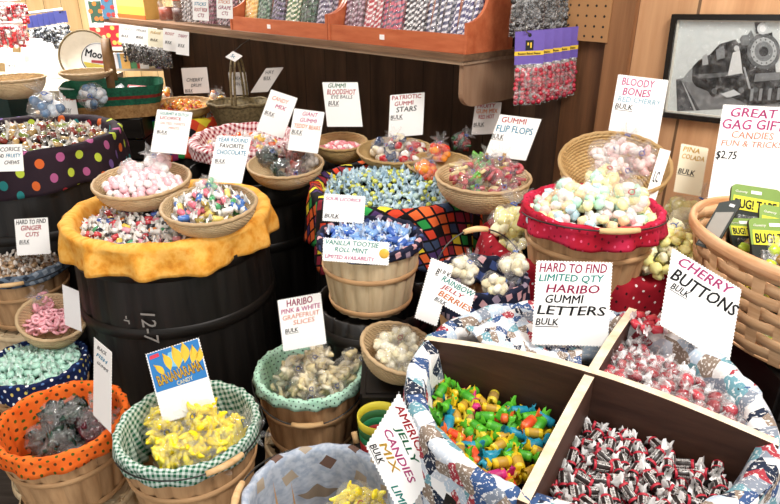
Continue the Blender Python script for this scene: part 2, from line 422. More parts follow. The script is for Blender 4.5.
def heap(cx, cy, z0, rx, ry, dome, pitch, layers, items, name, cat, group, test=None, tilt=.45, seed=1, scale=1, jit=.3, dz=None, rot0=None, cap=290, mk=None):
    """items = [(mesh, label, weight)] ; every piece is an object of its own"""
    r = random.Random(seed); bag = [it for it in items for _ in range(int(it[2]*10) if len(it) > 2 else 10)]; cnt = 0
    for l in range(layers):
        rows = int(ry*2/(pitch*.87))+2
        for j in range(-rows, rows):
            for i in range(-60, 60):
                x = (i+.5*(j % 2)+l*.33)*pitch+r.uniform(-jit, jit)*pitch*.6; y = (j+l*.33)*pitch*.87+r.uniform(-jit, jit)*pitch*.6
                q = (x/rx)**2+(y/ry)**2; q *= (1+.16*l)**2
                if q > 1 or (test and not test(cx+x, cy+y)): continue
                if cnt >= cap: return cnt
                it = r.choice(bag); z = z0+dome*(1-q)-l*(dz or pitch*.6)+r.uniform(-.25, .25)*pitch
                e = (r.uniform(-tilt, tilt), r.uniform(-tilt, tilt), rot0+r.uniform(-.7, .7) if rot0 is not None else r.uniform(0, 2*PI))
                sc = scale*r.uniform(.92, 1.08)
                if isinstance(it[0], bpy.types.Object): dup(it[0], (cx+x, cy+y, z), e, sc, it[1], group)
                else:
                    o = bpy.data.objects.new(name, it[0]); COL.objects.link(o); o.location = (cx+x, cy+y, z); o.rotation_euler = e; o.scale = (sc, sc, sc); tag(o, it[1], cat, group)
                cnt += 1
    return cnt
def film_mesh(seed, squat=1.0):
    P = [(.001, 0), (.45, .02), (.8, .12), (1, .38), (1.02, .7), (.9, 1.0), (.62, 1.25), (.3, 1.42), (.13, 1.52), (.11, 1.6), (.28, 1.78), (.5, 2.0), (.62, 2.2)]
    rr = random.Random(seed); ph = rr.uniform(0, 6)
    def mod(th, r, z, k):
        p = Vector((math.cos(th)*r, math.sin(th)*r, z))*1.8+Vector((seed*3.1, 0, 0)); d = noise.noise(p)*.28
        if k < 8: r = r*(1+d+.05*math.sin(9*th+ph+z*4))
        else: r = r*(1+.45*math.sin(6*th+ph)+.2*math.sin(11*th))
        return r, z*squat+(.14*math.sin(5*th+ph) if k > 10 else 0)
    return MB().lathe(P, 30, mod=mod)
FILMS = [film_mesh(s).mesh('bag_film', [film()]) for s in range(5)]
FILMW = [film_mesh(s+9).mesh('bag_film', [film('#ffffff', .25)]) for s in range(3)]
_tie = {}
def tie(h):
    if h not in _tie:
        mb = MB().tube([(.15*math.cos(a), .15*math.sin(a), 1.56+.03*math.sin(2*a)) for a in [2*PI*i/12 for i in range(12)]], .028, 6, closed=True)
        mb.tube([(.15, 0, 1.56), (.22, .04, 1.6), (.28, .02, 1.66)], .022, 5); _tie[h] = mb.mesh('tie', [solid(h, .4)])
    return _tie[h]
def lump(name, kind, mat, s=1.0):
    mb = MB()
    if kind == 'ball': mb.lathe([(max(s*math.sin(PI*i/8), .0001), -s*math.cos(PI*i/8)) for i in range(9)], 12)
    elif kind == 'pill': mb.lathe([(max(s*.62*math.sin(PI*i/8), .0001), -s*math.cos(PI*i/8)*1.1) for i in range(9)], 12)
    elif kind == 'ring': mb.tube([(s*.7*math.cos(a), s*.7*math.sin(a), 0) for a in [2*PI*i/12 for i in range(12)]], s*.36, 8, closed=True)
    elif kind == 'chunk':
        def mod(th, r, z, k): return r*(1+.3*noise.noise(Vector((math.cos(th)*2, math.sin(th)*2, z*60)))), z
        mb.lathe([(max(s*math.sin(PI*i/8)**.7, .0001), -s*.7*math.cos(PI*i/8)) for i in range(9)], 14, mod=mod)
    elif kind == 'slice':
        n = 10; mb.prism([(s*1.2*math.cos(PI*i/n), s*1.2*math.sin(PI*i/n)-s*.5) for i in range(n+1)], s*.5, z0=-s*.25)
    elif kind == 'banana':
        pts = [(s*1.5*math.cos(a), s*1.5*math.sin(a)-s*1.2, 0) for a in [PI*.2+PI*.6*i/8 for i in range(9)]]; mb.tube(pts, lambda t: s*.45*max(.25, math.sin(PI*(.08+.84*t))), 8)
    return mb.mesh(name, [mat])
def bag(c, size, rot, items, n, label, tiecol='#2d5fc0', group=None, name='candy_bag', film_i=None, white=False, seed=None, fill=.78):
    """clear bag: film, tie and the sweets inside as its children. origin at the bottom of the bag"""
    seed = seed if seed is not None else rnd.randint(0, 9999); r = random.Random(seed)
    o = thing(name, label, 'bag', c, rot, group); o.scale = (size,)*3
    F_ = FILMW if white else FILMS; link('bag_film', F_[seed % len(F_)], o); link('tie', tie(tiecol), o)
    for i in range(n):
        it = r.choice(items); th = r.uniform(0, 2*PI); zz = r.uniform(.18, 1.0); R = fill*math.sqrt(r.uniform(.2, 1))*(1-.55*max(0, zz-.6))
        k = link(it[1], it[0], o, (R*math.cos(th), R*math.sin(th), zz), (r.uniform(0, 6), r.uniform(0, 6), r.uniform(0, 6))); s = it[2]/size*r.uniform(1.15, 1.4); k.scale = (s, s, s)
    return o
# ================================================================ ROOM
FLOORM = wood('floor_boards', '#35302d', '#5a534e', (3, 30, 3), plank=.0, rough=.6)
struct('floor', MB().box((-.8, 2.6, -.02), (7.4, 7.6, .04)), FLOORM)
struct('ceiling', MB().box((-.8, 2.6, 2.92), (7.4, 7.6, .04)), solid('#d9d6d0', .8))
DARKP = wood('dark_wall_planks', '#35251b', '#614836', (8, 8, 1.2), plank=.17, rough=.6, bump=.5)
TANP = wood('tan_wall_planks', '#bd8a60', '#e0b084', (14, 14, 1.0), plank=.30, rough=.55, bump=.3)
MIDP = wood('brown_board', '#4a3020', '#7d5638', (14, 14, 1.0), rough=.5)
LIGHTP = wood('light_wall_planks', '#c9a26c', '#e6c896', (8, 8, 1.0), plank=.16, rough=.6)
def wbox(mb, s0, s1, o0, o1, z0, z1): return mb.box(((s0+s1)/2, (o0+o1)/2, (z0+z1)/2), (s1-s0, o1-o0, z1-z0))
def wroot(M=None): return Matrix.Translation(WP)@WM
sB0, sB1, sT = ws(563, 90), ws(603, 90), ws(627, 90)
struct('wall_back', wbox(MB(), -2.75, sB0, -.06, 0, 0, 2.9), DARKP, M=wroot())
struct('wall_middle', wbox(MB(), sB0, sT, -.06, .004, 0, 2.9), MIDP, M=wroot())
struct('wall_right', wbox(MB(), sT, 3.1, -.06, 0, 0, 2.9), TANP, M=wroot())
struct('trim_1', wbox(MB(), sB1, sT, .004, .028, 0, 2.9), wood('wall_trim_wood', '#7a5234', '#9c6e4a', (20, 20, 1)), M=wroot())
struct('trim_2', wbox(MB(), sB0-.09, sB0, 0, .03, 0, 1.32), wood('wall_trim_dark', '#2b1d14', '#4a3323', (20, 20, 1)), M=wroot())
struct('trim_3', wbox(MB(), -2.82, -2.72, -.07, .1, 0, 1.32), wood('wall_trim_dark', '#2b1d14', '#4a3323'), M=wroot())
# far wall with the bright shop window
YF = 6.2
wx0, wx1, wz0, wz1 = at(84, 40, z=None, t=1).x, 0, 0, 0
def far(px, py): d = ray(px, py); return CAM+d*(YF/d.y)
a, b = far(92, 5), far(170, 78); W0, W1, Z0, Z1 = a.x, b.x, .98, 2.3
fl = MB()
fl.box(((-4.5+W0)/2, YF, 1.45), (W0+4.5, .08, 2.9)); fl.box(((W1-.6)/2, YF, 1.45), (-.6-W1, .08, 2.9))
fl.box(((W0+W1)/2, YF, Z0/2), (W1-W0, .08, Z0)); fl.box(((W0+W1)/2, YF, (Z1+2.9)/2), (W1-W0, .08, 2.9-Z1))
struct('wall_far', fl, LIGHTP)
struct('wall_left', MB().box((-4.45, 2.6, 1.45), (.08, 7.6, 2.9)), wood('left_wall_planks', '#7d5f41', '#a9855b', (8, 8, 1), plank=0))
w = bpy.data.objects.new('window_1', None); COL.objects.link(w); w['kind'] = 'structure'
q = MB()
for x in (W0, W1, (W0+W1)/2): q.box((x, YF-.05, (Z0+Z1)/2), (.05, .06, Z1-Z0))
for z in (Z0, Z1): q.box(((W0+W1)/2, YF-.05, z), (W1-W0+.05, .06, .05))
part('window_frame', q, solid('#efe9dc', .5), w, False)
part('window_glass', MB().box(((W0+W1)/2, YF, (Z0+Z1)/2), (W1-W0, .004, Z1-Z0)), film('#ffffff', .02, .02), w, False)
# ---------------------------------------------------------------- lights
world = bpy.data.worlds.new('world'); S.world = world; world.use_nodes = True
world.node_tree.nodes['Background'].inputs[0].default_value = (1, .985, .96, 1); world.node_tree.nodes['Background'].inputs[1].default_value = 1.3
def area(name, loc, target, size, power, col=(1, 1, 1), sy=None):
    l = bpy.data.lights.new(name, 'AREA'); l.energy = power; l.color = col; l.size = size
    if sy: l.shape = 'RECTANGLE'; l.size_y = sy
    o = bpy.data.objects.new(name, l); COL.objects.link(o); o.location = loc
    o.rotation_euler = (Vector(target)-Vector(loc)).to_track_quat('-Z', 'Y').to_euler(); return o
area('overhead_light', (.9, .5, 2.85), (.55, 1.0, 1), .7, 64, (1, .97, .93))
area('overhead_light', (-.6, 1.1, 2.85), (-.6, 1.7, .9), .8, 30, (1, .97, .93))
area('overhead_light', (-2.2, 4.0, 2.85), (-2.2, 4.3, 1), 1.0, 240, (1, .97, .93))  # light added to brighten the far left, no fixture there
area('window_daylight', ((W0+W1)/2, YF+.4, 1.9), (-1.9, 3.6, 1.1), 1.6, 140, (1, 1, 1))

# ================================================================ BARRELS
B_OR = at(170, 213, z=.95); B_BL = at(395, 186, z=.95); B_PO = at(24, 136, z=1.07); B_CH = at(193, 112, z=.95)
B_RD = at(588, 240, z=.95); QC = Vector((.32, .86, .98))
b = barrel(B_OR.x, B_OR.y, .95, .285, 'large dark barrel with chalk numbers under the orange mottled cloth'); R_OR = strip(b); OB = b
# chalk writing bent round the staves
def chalk(o, s, ang, z, size, rr):
    me = textmesh(s, size, .1, .0, ext=.0006)
    for v in me.vertices:
        # text runs down the staves
        zz = z-v.co.x; th = ang+v.co.y/rr; k = (zz/.95-.55)/.55; R = rr/1.08*(1.10-.10*k*k)+.001+v.co.z
        v.co = (R*math.cos(th), R*math.sin(th), zz)
    me.materials.clear(); me.materials.append(solid('#8f8b86', .9, var=0)); link('chalk_number', me, o)
chalk(b, '12-7', -PI/2-.03, .785, .055, R_OR*1.08); chalk(b, '-r', -PI/2-.2, .765, .035, R_OR*1.08)
b = barrel(B_BL.x, B_BL.y, .95, .275, 'dark barrel of blue wrapped candy under the diamond print cloth'); strip(b)
b = barrel(B_PO.x, B_PO.y, 1.07, .318, 'large dark barrel at the left edge under the polka dot cloth'); strip(b)
b = barrel(B_CH.x, B_CH.y, .95, .27, 'dark barrel under the cloth of small bright checks'); strip(b)
b = barrel(B_RD.x, B_RD.y, .95, .27, 'dark barrel under the red bandana cloth, behind the compartment barrel'); strip(b)
b = barrel(QC.x, QC.y, .965, .291, 'barrel divided into four candy compartments in the right foreground', floor=.80); strip(b)
QB = b
b = barrel(-.54, 2.33, .92, .25, 'dark barrel behind the orange cloth, carrying the gingham edged basket'); strip(b)
b = barrel(-.05, 1.555, .765, .165, 'short dark keg under the small basket of blue wrapped mints', name='wooden_keg'); strip(b)
b = barrel(-.20, 2.62, .915, .14, 'narrow dark keg at the wall, behind the blue candy', name='wooden_keg'); strip(b)
b = barrel(-.72, 3.02, .93, .17, 'narrow dark keg under the twig basket near the wall', name='wooden_keg'); strip(b)
# cloths
M_OR = mottled('orange_mottled_cloth', ['#d98a2c', '#eda63f', '#f6bd5e', '#e8962f'], 22)
M_HQ = cellpat('harlequin_cloth', '#171417', ['#2f9a4a', '#d8452c', '#e9d63c', '#8e2a3a', '#4b3566', '#e86a35', '#171417', '#3c4a66'], .066, .40, 'diamond', 0, False, .62)
M_PD = cellpat('polka_dot_cloth', '#2b1f28', ['#cf6430', '#2a7f80', '#6e5592', '#aa5a88', '#b9cc45', '#b8323f'], .066, .235, 'dot', .3)
M_CK = cellpat('small_check_cloth', '#151318', ['#d8452c', '#e9d63c', '#2f9a4a', '#2b3a78', '#8e2a5a', '#e8802f', '#1d1b20'], .042, .5, 'sq', .2, False)
M_BN = cellpat('red_bandana_cloth', '#9c1626', ['#e8d8d8', '#2a0a10'], .026, .12, 'dot', .5, base2='#8a1020')
M_BB = mottled('sports_print_cloth', ['#dcdad8', '#3a5480', '#c4ccd6', '#7f8896', '#eeeeee', '#a03a44', '#6a98a4', '#222c40', '#8a7a6c', '#b8c8d8'], 34, vor=True)
M_NV = cellpat('navy_print_cloth', '#14182a', ['#c79a9e', '#8f7f8f', '#3b4a7a'], .036, .26, 'sq', .7, base2='#20243a')
M_GG = gingham('green_gingham_cloth', '#cfdcd2', '#1f6446', .0125)
M_RG = gingham('red_gingham_cloth', '#f0dcdc', '#8e1c2c', .02)
M_OC = cellpat('orange_print_cloth', '#e8641f', ['#4c5a1e', '#5a3a1a'], .021, .2, 'dot', .4, base2='#f2762c')
M_MC = cellpat('mint_speckled_cloth', '#a9d6bc', ['#1f3a30'], .014, .16, 'dot', .2, base2='#bfe6cf')
M_BF = cellpat('blue_floral_cloth', '#b4bcc8', ['#8a7c6c', '#a89a88', '#6a5248'], .062, .19, 'sq', .6, base2='#98a3b4', nscale=70)
M_NB = cellpat('dark_blue_floral_cloth', '#16244e', ['#d8c86a', '#5f86c0', '#ffffff'], .024, .2, 'dot', .4)
M_GR = cellpat('grey_blue_print_cloth', '#5f6c7c', ['#2a3340', '#9aa4b0'], .03, .3, 'sq', .3)
M_RF = cellpat('red_print_cloth', '#a4142a', ['#5f1420', '#d85a7a', '#7a1024'], .02, .15, 'dot', .5, base2='#c42a4c', nscale=9)
liner(B_OR.x, B_OR.y, .955, .285, M_OR, 'orange mottled cloth draped over the barrel with chalk numbers', half=.47, rot=.55, inner=.07, ruf=.022, flare=.15, nr=11, seed=1, mindrop=.05, maxdrop=.08)
liner(B_BL.x, B_BL.y, .955, .275, M_HQ, 'black cloth with coloured diamonds draped over the blue candy barrel', half=.5, rot=.25, inner=.06, seed=2, mindrop=.1, maxdrop=.24, flare=.25)
liner(B_PO.x, B_PO.y, 1.073, .318, M_PD, 'dark polka dot cloth draped over the barrel at the left edge', half=.53, rot=.6, inner=.07, seed=3, mindrop=.08, maxdrop=.13, nr=9)
liner(B_CH.x, B_CH.y, .955, .27, M_CK, 'cloth of small bright checks draped over the back barrel', half=.47, rot=.2, inner=.05, seed=4, mindrop=.1, maxdrop=.2)
liner(B_RD.x, B_RD.y, .955, .27, M_BN, 'red bandana cloth draped over the barrel behind the compartments', half=.5, rot=.8, inner=.05, seed=5, mindrop=.1, maxdrop=.28, flare=.3)
liner(QC.x, QC.y, .968, .287, M_BB, 'blue, white and grey sports print cloth lining the compartment barrel', half=.5, rot=.5, inner=.11, seed=6, mindrop=.1, maxdrop=.24, flare=.2, nr=8, puff=.007)
# ---- dividers of the compartment barrel (parts of the barrel)
DIVW = wood('divider_wood', '#37231a', '#523629', (4, 4, 30), rough=.55)
DIVT = wood('divider_edge_wood', '#cdb496', '#efe0c8', (20, 20, 20), rough=.7)
L_, R_, F_, K_ = Vector((.068, 1.005)), Vector((.570, .716)), Vector((.173, .605)), Vector((.50, 1.118))
def divider(A, B, arch, zb=.78, zt=.975):
    A = Vector((A.x-QC.x, A.y-QC.y)); B = Vector((B.x-QC.x, B.y-QC.y)); d = (B-A); L = d.length; d.normalize(); n = Vector((-d.y, d.x)); th = .008
    mb = MB(); N = 24
    def top(t): return zt+arch*(math.sin(PI*t) if arch else 0)
    mb.grid(lambda u, v: tuple((A+d*L*u-n*th).to_3d()+Vector((0, 0, zb+(top(u)-zb)*v))), N, 1, 0)
    mb.grid(lambda u, v: tuple((A+d*L*u+n*th).to_3d()+Vector((0, 0, zb+(top(u)-zb)*v))), N, 1, 0)
    mb.grid(lambda u, v: tuple((A+d*L*u+n*th*(2*v-1)).to_3d()+Vector((0, 0, top(u)))), N, 1, 1)
    for P in (A, B): mb.grid(lambda u, v: tuple((P+n*th*(2*u-1)).to_3d()+Vector((0, 0, zb+(zt-zb)*v))), 1, 1, 0)
    part('divider', mb, [DIVW, DIVT], QB, False)
divider(L_, R_, .032)
divider(F_, K_, .026)
# ================================================================ BASKETS IN FRONT
def under(x, y, ztop, r, k, labs, n=1):
    """upturned baskets stacked on the floor under a basket"""
    h = ztop/k
    for i in range(k): basket(x, y, h*(i+1), r, h, labs[i], slat=BSLATL, hoop=BSLATL, flip=True, name='upturned_basket', taper=.84)
# BANANARAMA basket
P_R = at(188, 424, z=.715); basket(P_R.x, P_R.y, .715, .145, .205, 'basket lined in green gingham holding bags of yellow bananas', handle=(.75, -.03+PI))
liner(P_R.x, P_R.y, .717, .146, M_GG, 'green and white gingham cloth lining the basket of yellow bananas', half=.5, rot=.4, inner=.12, seed=11, mindrop=.02, maxdrop=.03, nr=12, ruf=.006, puff=.004, flare=.3)
under(P_R.x, P_R.y, .505, .15, 2, ['upturned slatted basket, lowest under the green gingham basket', 'upturned slatted basket directly under the green gingham basket'])
P_Q = at(62, 419, z=.63); basket(P_Q.x, P_Q.y, .63, .142, .2, 'basket lined in orange print cloth holding bags of dark gummies')
liner(P_Q.x, P_Q.y, .632, .143, M_OC, 'orange cloth with small dark motifs lining the front left basket', half=.5, rot=.9, inner=.13, seed=12, mindrop=.018, maxdrop=.04, nr=9, ruf=.007, puff=.004, flare=.3)
under(P_Q.x, P_Q.y, .425, .155, 2, ['upturned slatted basket, lowest under the orange lined basket', 'upturned slatted basket directly under the orange lined basket'])
P_S = at(310, 370, z=.665); basket(P_S.x, P_S.y, .665, .137, .195, 'basket lined in mint speckled cloth holding bags of pale slices', handle=(.05, .35+PI))
liner(P_S.x, P_S.y, .667, .138, M_MC, 'mint cloth with dark speckles lining the basket of pale slices', half=.5, rot=.4, inner=.12, seed=13, mindrop=.008, maxdrop=.02, nr=16, ruf=.009, puff=.004, flare=.5)
under(P_S.x, P_S.y, .465, .15, 2, ['upturned slatted basket, lowest under the mint lined basket', 'upturned slatted basket directly under the mint lined basket'])
P_U = at(345, 500, z=.715); P_U.x -= .045; basket(P_U.x, P_U.y, .715, .14, .19, 'basket lined in blue floral cloth at the bottom edge of the picture', handle=(1.6, .12))
liner(P_U.x, P_U.y, .717, .141, M_BF, 'blue floral cloth with small squares lining the bottom basket', half=.5, rot=.3, inner=.15, seed=14, mindrop=.03, maxdrop=.06, nr=7, ruf=.004, puff=.004)
under(P_U.x, P_U.y, .52, .15, 2, ['upturned slatted basket, lowest under the blue floral basket', 'upturned slatted basket directly under the blue floral basket'])
P_N = at(20, 262, z=.73); basket(P_N.x, P_N.y, .73, .14, .2, 'basket lined in grey blue cloth holding tan wrapped ginger candy', handle=(.3, .0+PI))
liner(P_N.x, P_N.y, .732, .141, M_GR, 'grey blue print cloth lining the basket of tan ginger candy', half=.5, rot=.3, inner=.04, seed=15, mindrop=.02, maxdrop=.03, nr=9, ruf=.004, puff=.004)
under(P_N.x, P_N.y, .525, .155, 2, ['upturned slatted basket, lowest under the ginger candy basket', 'upturned slatted basket directly under the ginger candy basket'])
P_P = at(36, 362, z=.60); basket(P_P.x, P_P.y, .60, .128, .19, 'basket lined in dark blue floral cloth holding pale mint candy')
liner(P_P.x, P_P.y, .602, .129, M_NB, 'dark blue floral cloth lining the basket of pale mint candy', half=.5, rot=.5, inner=.04, seed=16, mindrop=.03, maxdrop=.05, nr=9, ruf=.006, puff=.004)
under(P_P.x, P_P.y, .405, .14, 2, ['upturned slatted basket, lowest under the mint candy basket', 'upturned slatted basket directly under the mint candy basket'])
# vanilla mint basket
P_V = at(370, 236, z=.965); basket(P_V.x, P_V.y, .965, .136, .195, 'small pale basket with navy print cloth standing on the short keg', slat=BSLATL, hoop=BHOOP, taper=.78)
liner(P_V.x, P_V.y, .967, .137, M_NV, 'navy print cloth lining the small basket of blue wrapped mints', half=.5, rot=.3, inner=.05, seed=17, mindrop=.012, maxdrop=.02, nr=12, ruf=.006, puff=.004)
# jelly berry basket
P_J = at(481, 276, z=.96); basket(P_J.x, P_J.y, .96, .104, .17, 'small basket with navy print cloth holding three clear bags', handle=(.3, 1.2), taper=.8)
liner(P_J.x, P_J.y, .962, .105, M_NV, 'navy print cloth lining the basket with three clear bags', half=.5, rot=.3, inner=.06, seed=18, mindrop=.05, maxdrop=.07, nr=10, ruf=.006, puff=.004)
# bloody bones bushel
P_B = at(592, 207, z=1.1); basket(P_B.x, P_B.y, 1.1, .155, .195, 'bushel basket with red print cloth heaped with pastel candy', slat=BSLAT, handle=(.05, -.1+PI), taper=.8)
liner(P_B.x, P_B.y, 1.102, .157, M_RF, 'red and pink print cloth edging the bushel of pastel candy', half=.5, rot=.2, inner=.05, seed=19, mindrop=.025, maxdrop=.045, nr=11, ruf=.008, puff=.004, flare=.4)
# dark display crate carrying jelly basket and wicker bowl
def crate(x, y, z, w, d, h, label, rz=0, name='display_crate'):
    o = thing(name, label, 'crate', (x, y, z-h), (0, 0, rz)); n = max(2, int(h/.09)); bh = h/n
    for s in (-1, 1):
        for i in range(n):
            part('board', MB().box((0, s*d/2, bh*(i+.5)), (w, .012, bh*.92)), HOOPD, o, False)
            part('board', MB().box((s*w/2, 0, bh*(i+.5)), (.012, d-.014, bh*.92)), HOOPD, o, False)
    part('top_board', MB().box((0, 0, h-.006), (w-.014, d-.014, .012)), HOOPD, o, False); return o
crate(.215, 1.275, .788, .2, .2, .788, 'tall dark crate under the basket with three clear bags')
crate(.02, 1.275, .705, .17, .17, .705, 'tall dark crate under the wicker bowl of white chunks')
crate(.88, 1.13, .90, .26, .32, .9, 'tall dark crate under the big splint basket at the right')
crate(-1.30, 3.0, .997, .28, .24, .982, 'dark crate under the green rimmed rectangular basket')

# ================================================================ WICKER BOWLS
def tilt_bowl(px, py, z, wpx, label, tx=0, ty=0, depth=.07, mat=None, sy=1.0, rz=0, support=None):
    c = at(px, py, z=z); t = (z-CAM.z)/ray(px, py).z; r = wpx/2*t/F
    o = bowl((c.x, c.y, z), r, label, depth, sy, (tx, ty, rz), mat); return o, c, r
a1, A1, r1 = tilt_bowl(143, 179, 1.045, 92, 'oval wicker bowl of pink and white balls on the orange cloth barrel', .10, 0, .07)
a2, A2, r2 = tilt_bowl(210, 203, 1.03, 92, 'wicker bowl of mixed fruit chews on the orange cloth barrel', .10, .0, .07)
a3, A3, r3 = tilt_bowl(286, 163, 1.0, 74, 'wicker bowl of bagged dark gummies behind the orange cloth barrel', .1, .0, .07)
a13, A13, r13 = tilt_bowl(440, 163, 1.0, 66, 'wicker bowl of orange gummy bags right of the star bowl', .08, 0, .05, WICK)
a4, A4, r4 = tilt_bowl(341, 141, 1.0, 52, 'small wicker bowl of pink rings under the eyeball candy card', .1, .0, .075, WICK)
a5, A5, r5 = tilt_bowl(396, 150, 1.015, 76, 'wicker bowl of bagged star candy under the patriotic card', .08, 0, .05, WICK)
a6, A6, r6 = tilt_bowl(483, 176, 1.055, 93, 'wicker bowl of red and green gummy bags over the diamond cloth', .05, 0, .09)
a7, A7, r7 = tilt_bowl(393, 345, .785, 78, 'wicker bowl of bagged white chunks beside the mint lined basket', .1, .25, .07)
a8, A8, r8 = tilt_bowl(48, 312, .70, 62, 'wicker bowl of pink rings tilted between two left baskets', .25, .3, .08)
a9, A9, r9 = tilt_bowl(614, 156, 1.17, 104, 'round wicker basket of pinkish bags behind the pastel candy', .35, -.1, .11, WICK)
a10, A10, r10 = tilt_bowl(182, 104, 1.02, 62, 'shallow basket of orange wrapped candy on the back barrel', .05, 0, .06, WICK)
a11, A11, r11 = tilt_bowl(14, 78, 1.2, 56, 'light splint bowl under the white cards at the far left', 0, 0, .08)
a12, A12, r12 = tilt_bowl(86, 72, 1.22, 48, 'flat wicker basket of packets below the round white basket', 0, 0, .03)
# gingham edged basket
GC = at(245, 146, z=.96); gb = bowl((GC.x, GC.y, .99), .205, 'round wicker basket edged in red gingham behind the chocolate card', .08, 1, (.06, 0, 0), WICK)
liner(0, 0, .08, .205, M_RG, '', name='gingham_edging', half=.5, inner=.04, seed=21, mindrop=.03, maxdrop=.04, parent=gb, ruf=.005)
# twig basket with tall handle
tb = thing('twig_basket', 'dark twig basket with a tall arched handle by the wall', 'basket', (at(246, 100, z=1.04).x, 2.98, .93), (0, 0, .15))
def tmod(th, r, z, k): return r*(1+.03*math.sin(26*th)*(1 if k % 2 else -1)), z
part('woven_body', MB().lathe([(.0, 0), (.10, 0)]+[(.11+.04*i/8, .012+.11*i/8) for i in range(9)]+[(.14, .122), (.10, .01), (0, .01)], 104, sy=.75, mod=tmod, uvn=26), WICKD, tb)
part('rim', MB().tube([(.15*math.cos(a), .1125*math.sin(a), .122+.003*math.sin(9*a)) for a in [2*PI*i/60 for i in range(60)]], .008, 6, closed=True), WICKD, tb)
for d in (-.012, .012):
    part('arched_handle', MB().tube([(d*.7+.02*math.cos(a), .11*math.cos(a), .12+.22*math.sin(a)) for a in [PI*i/24 for i in range(25)]], .0055, 6), WICKD, tb)
for i in range(5):
    o = link('hay_packet', None, None) if False else None
# green rimmed rectangular basket
gx = at(112, 108, z=1.0)
gr = thing('rectangular_basket', 'rectangular woven basket with a green band and tall handle', 'basket', (-1.30, 2.98, 1.0), (0, 0, .35))
def sq(th, a, b, p=5):
    c, s = math.cos(th), math.sin(th); k = (abs(c/a)**p+abs(s/b)**p)**(-1/p); return k*c, k*s
def rect_wall(z0, z1, g, rows):
    mb = MB()
    def f(u, v):
        th = u*2*PI; gg = 1+.18*(z0+(z1-z0)*v)/.13; x, y = sq(th, .155*gg, .115*gg); j = int(round(v*rows)); wv = 1+.012*math.sin(40*th)*(1 if j % 2 else -1)
        return (x*wv*g, y*wv*g, z0+(z1-z0)*v)
    return mb.grid(f, 160, rows, 0, True, lambda u, v: (u*40, v))
GREENB = wood('green_band', '#123f30', '#1e6a4a', (60, 60, 60), slat=.3); REDB = wood('red_band', '#5a1a14', '#8a2a20', (60, 60, 60))
part('woven_body', rect_wall(0, .055, 1, 5), wood('brown_weave', '#8a6238', '#c29862', (60, 60, 60), slat=.4), gr)
part('green_band', rect_wall(.055, .08, 1.01, 3), GREENB, gr); part('red_band', rect_wall(.08, .093, 1.012, 2), REDB, gr); part('green_rim', rect_wall(.093, .13, 1.015, 4), GREENB, gr)
part('lining', rect_wall(.005, .125, .955, 6), GREENB, gr)
part('base', MB().box((0, 0, .004), (.28, .2, .006)), WICKD, gr, False); gr.scale = (1.2, 1.2, 1.1)
part('arched_handle', MB().grid(lambda u, v: ((v-.5)*.028, .13*math.cos(PI*u), .12+.19*math.sin(PI*u)**.8), 24, 1), wood('handle_splint', '#6a4c30', '#9a7448', (10, 10, 10)), gr).modifiers.new('t', 'SOLIDIFY').thickness = .004
# big splint basket at the right
XC = at(792, 226, z=1.115); XC.x = .862; XC.y = 1.13
xb = thing('splint_basket', 'big splint basket of bug shaped candy packets at the right edge', 'basket', (XC.x, XC.y, .905), (0, 0, .35))
SPL = wood('splint_wood', '#c49468', '#ecc79c', (6, 6, 60), slat=.2, rough=.55)
for i in range(7):
    z0 = .012+i*.028
    def f(u, v, i=i, z0=z0):
        th = u*2*PI; z = z0+.024*v; g = .80+.2*(z/.21)**.7; w = .003*math.sin(14*th+PI*(i % 2))
        return ((.20*g+w)*math.cos(th), (.27*g+w)*math.sin(th), z)
    part('weaver', MB().grid(f, 112, 1, 0, True, lambda u, v: (u*14, v)), SPL, xb).modifiers.new('t', 'SOLIDIFY').thickness = .003
for i in range(28):
    th = 2*PI*(i+.5)/28
    part('upright_splint', MB().grid(lambda u, v: ((.20*(.80+.2*v**.7)+.001)*math.cos(th+(u-.5)*.1), (.27*(.80+.2*v**.7)+.001)*math.sin(th+(u-.5)*.1), .205*v+.002), 2, 6), SPL, xb)
def rimf(u, v):
    th = u*2*PI; a = v*2*PI; return ((.203+.007*math.cos(a))*math.cos(th), (.273+.007*math.cos(a))*math.sin(th), .205+.015*math.sin(a))
part('rim', MB().grid(rimf, 96, 10, 0, True), wood('rim_splint', '#c98d5a', '#efc39a', (6, 6, 60)), xb)
part('base', MB().lathe([(0, .002), (.16, .002), (.16, .006), (0, .006)], 40, sy=1.33), SPL, xb, False)
# wooden splint basket at left edge
q = at(-6, 215, 2.15); lb = thing('splint_basket', 'plain splint basket with a side handle cut by the left edge', 'basket', (q.x-.125, q.y, .70))
part('woven_body', MB().lathe([(0, 0), (.11, 0), (.125, .02), (.14, .1), (.15, .2), (.145, .2), (.12, .02), (0, .01)], 80, mod=lambda th, r, z, k: (r*(1+.02*math.sin(16*th)*(1 if k % 2 else -1)), z), uvn=16), BSLAT, lb)
part('handle', MB().grid(lambda u, v: (.158+.01*math.sin(PI*u), (v-.5)*.03, -.0+.34*u), 10, 1), SPL, lb).modifiers.new('t', 'SOLIDIFY').thickness = .006
crate(q.x-.125, q.y, .698, .2, .2, .698, 'dark crate under the plain splint basket at the left edge')
# ================================================================ CANDY : loose heaps
def pw(name, c1, c2, L=.017, R=.0065, er=.009, el=.010, blob=False, filmend=False, fo=.3):
    return candy_proto(name, L, R, er, el, gummy(c1) if isinstance(c1, str) else c1, (film(c2, fo) if filmend else solid(c2, .4)), blob)
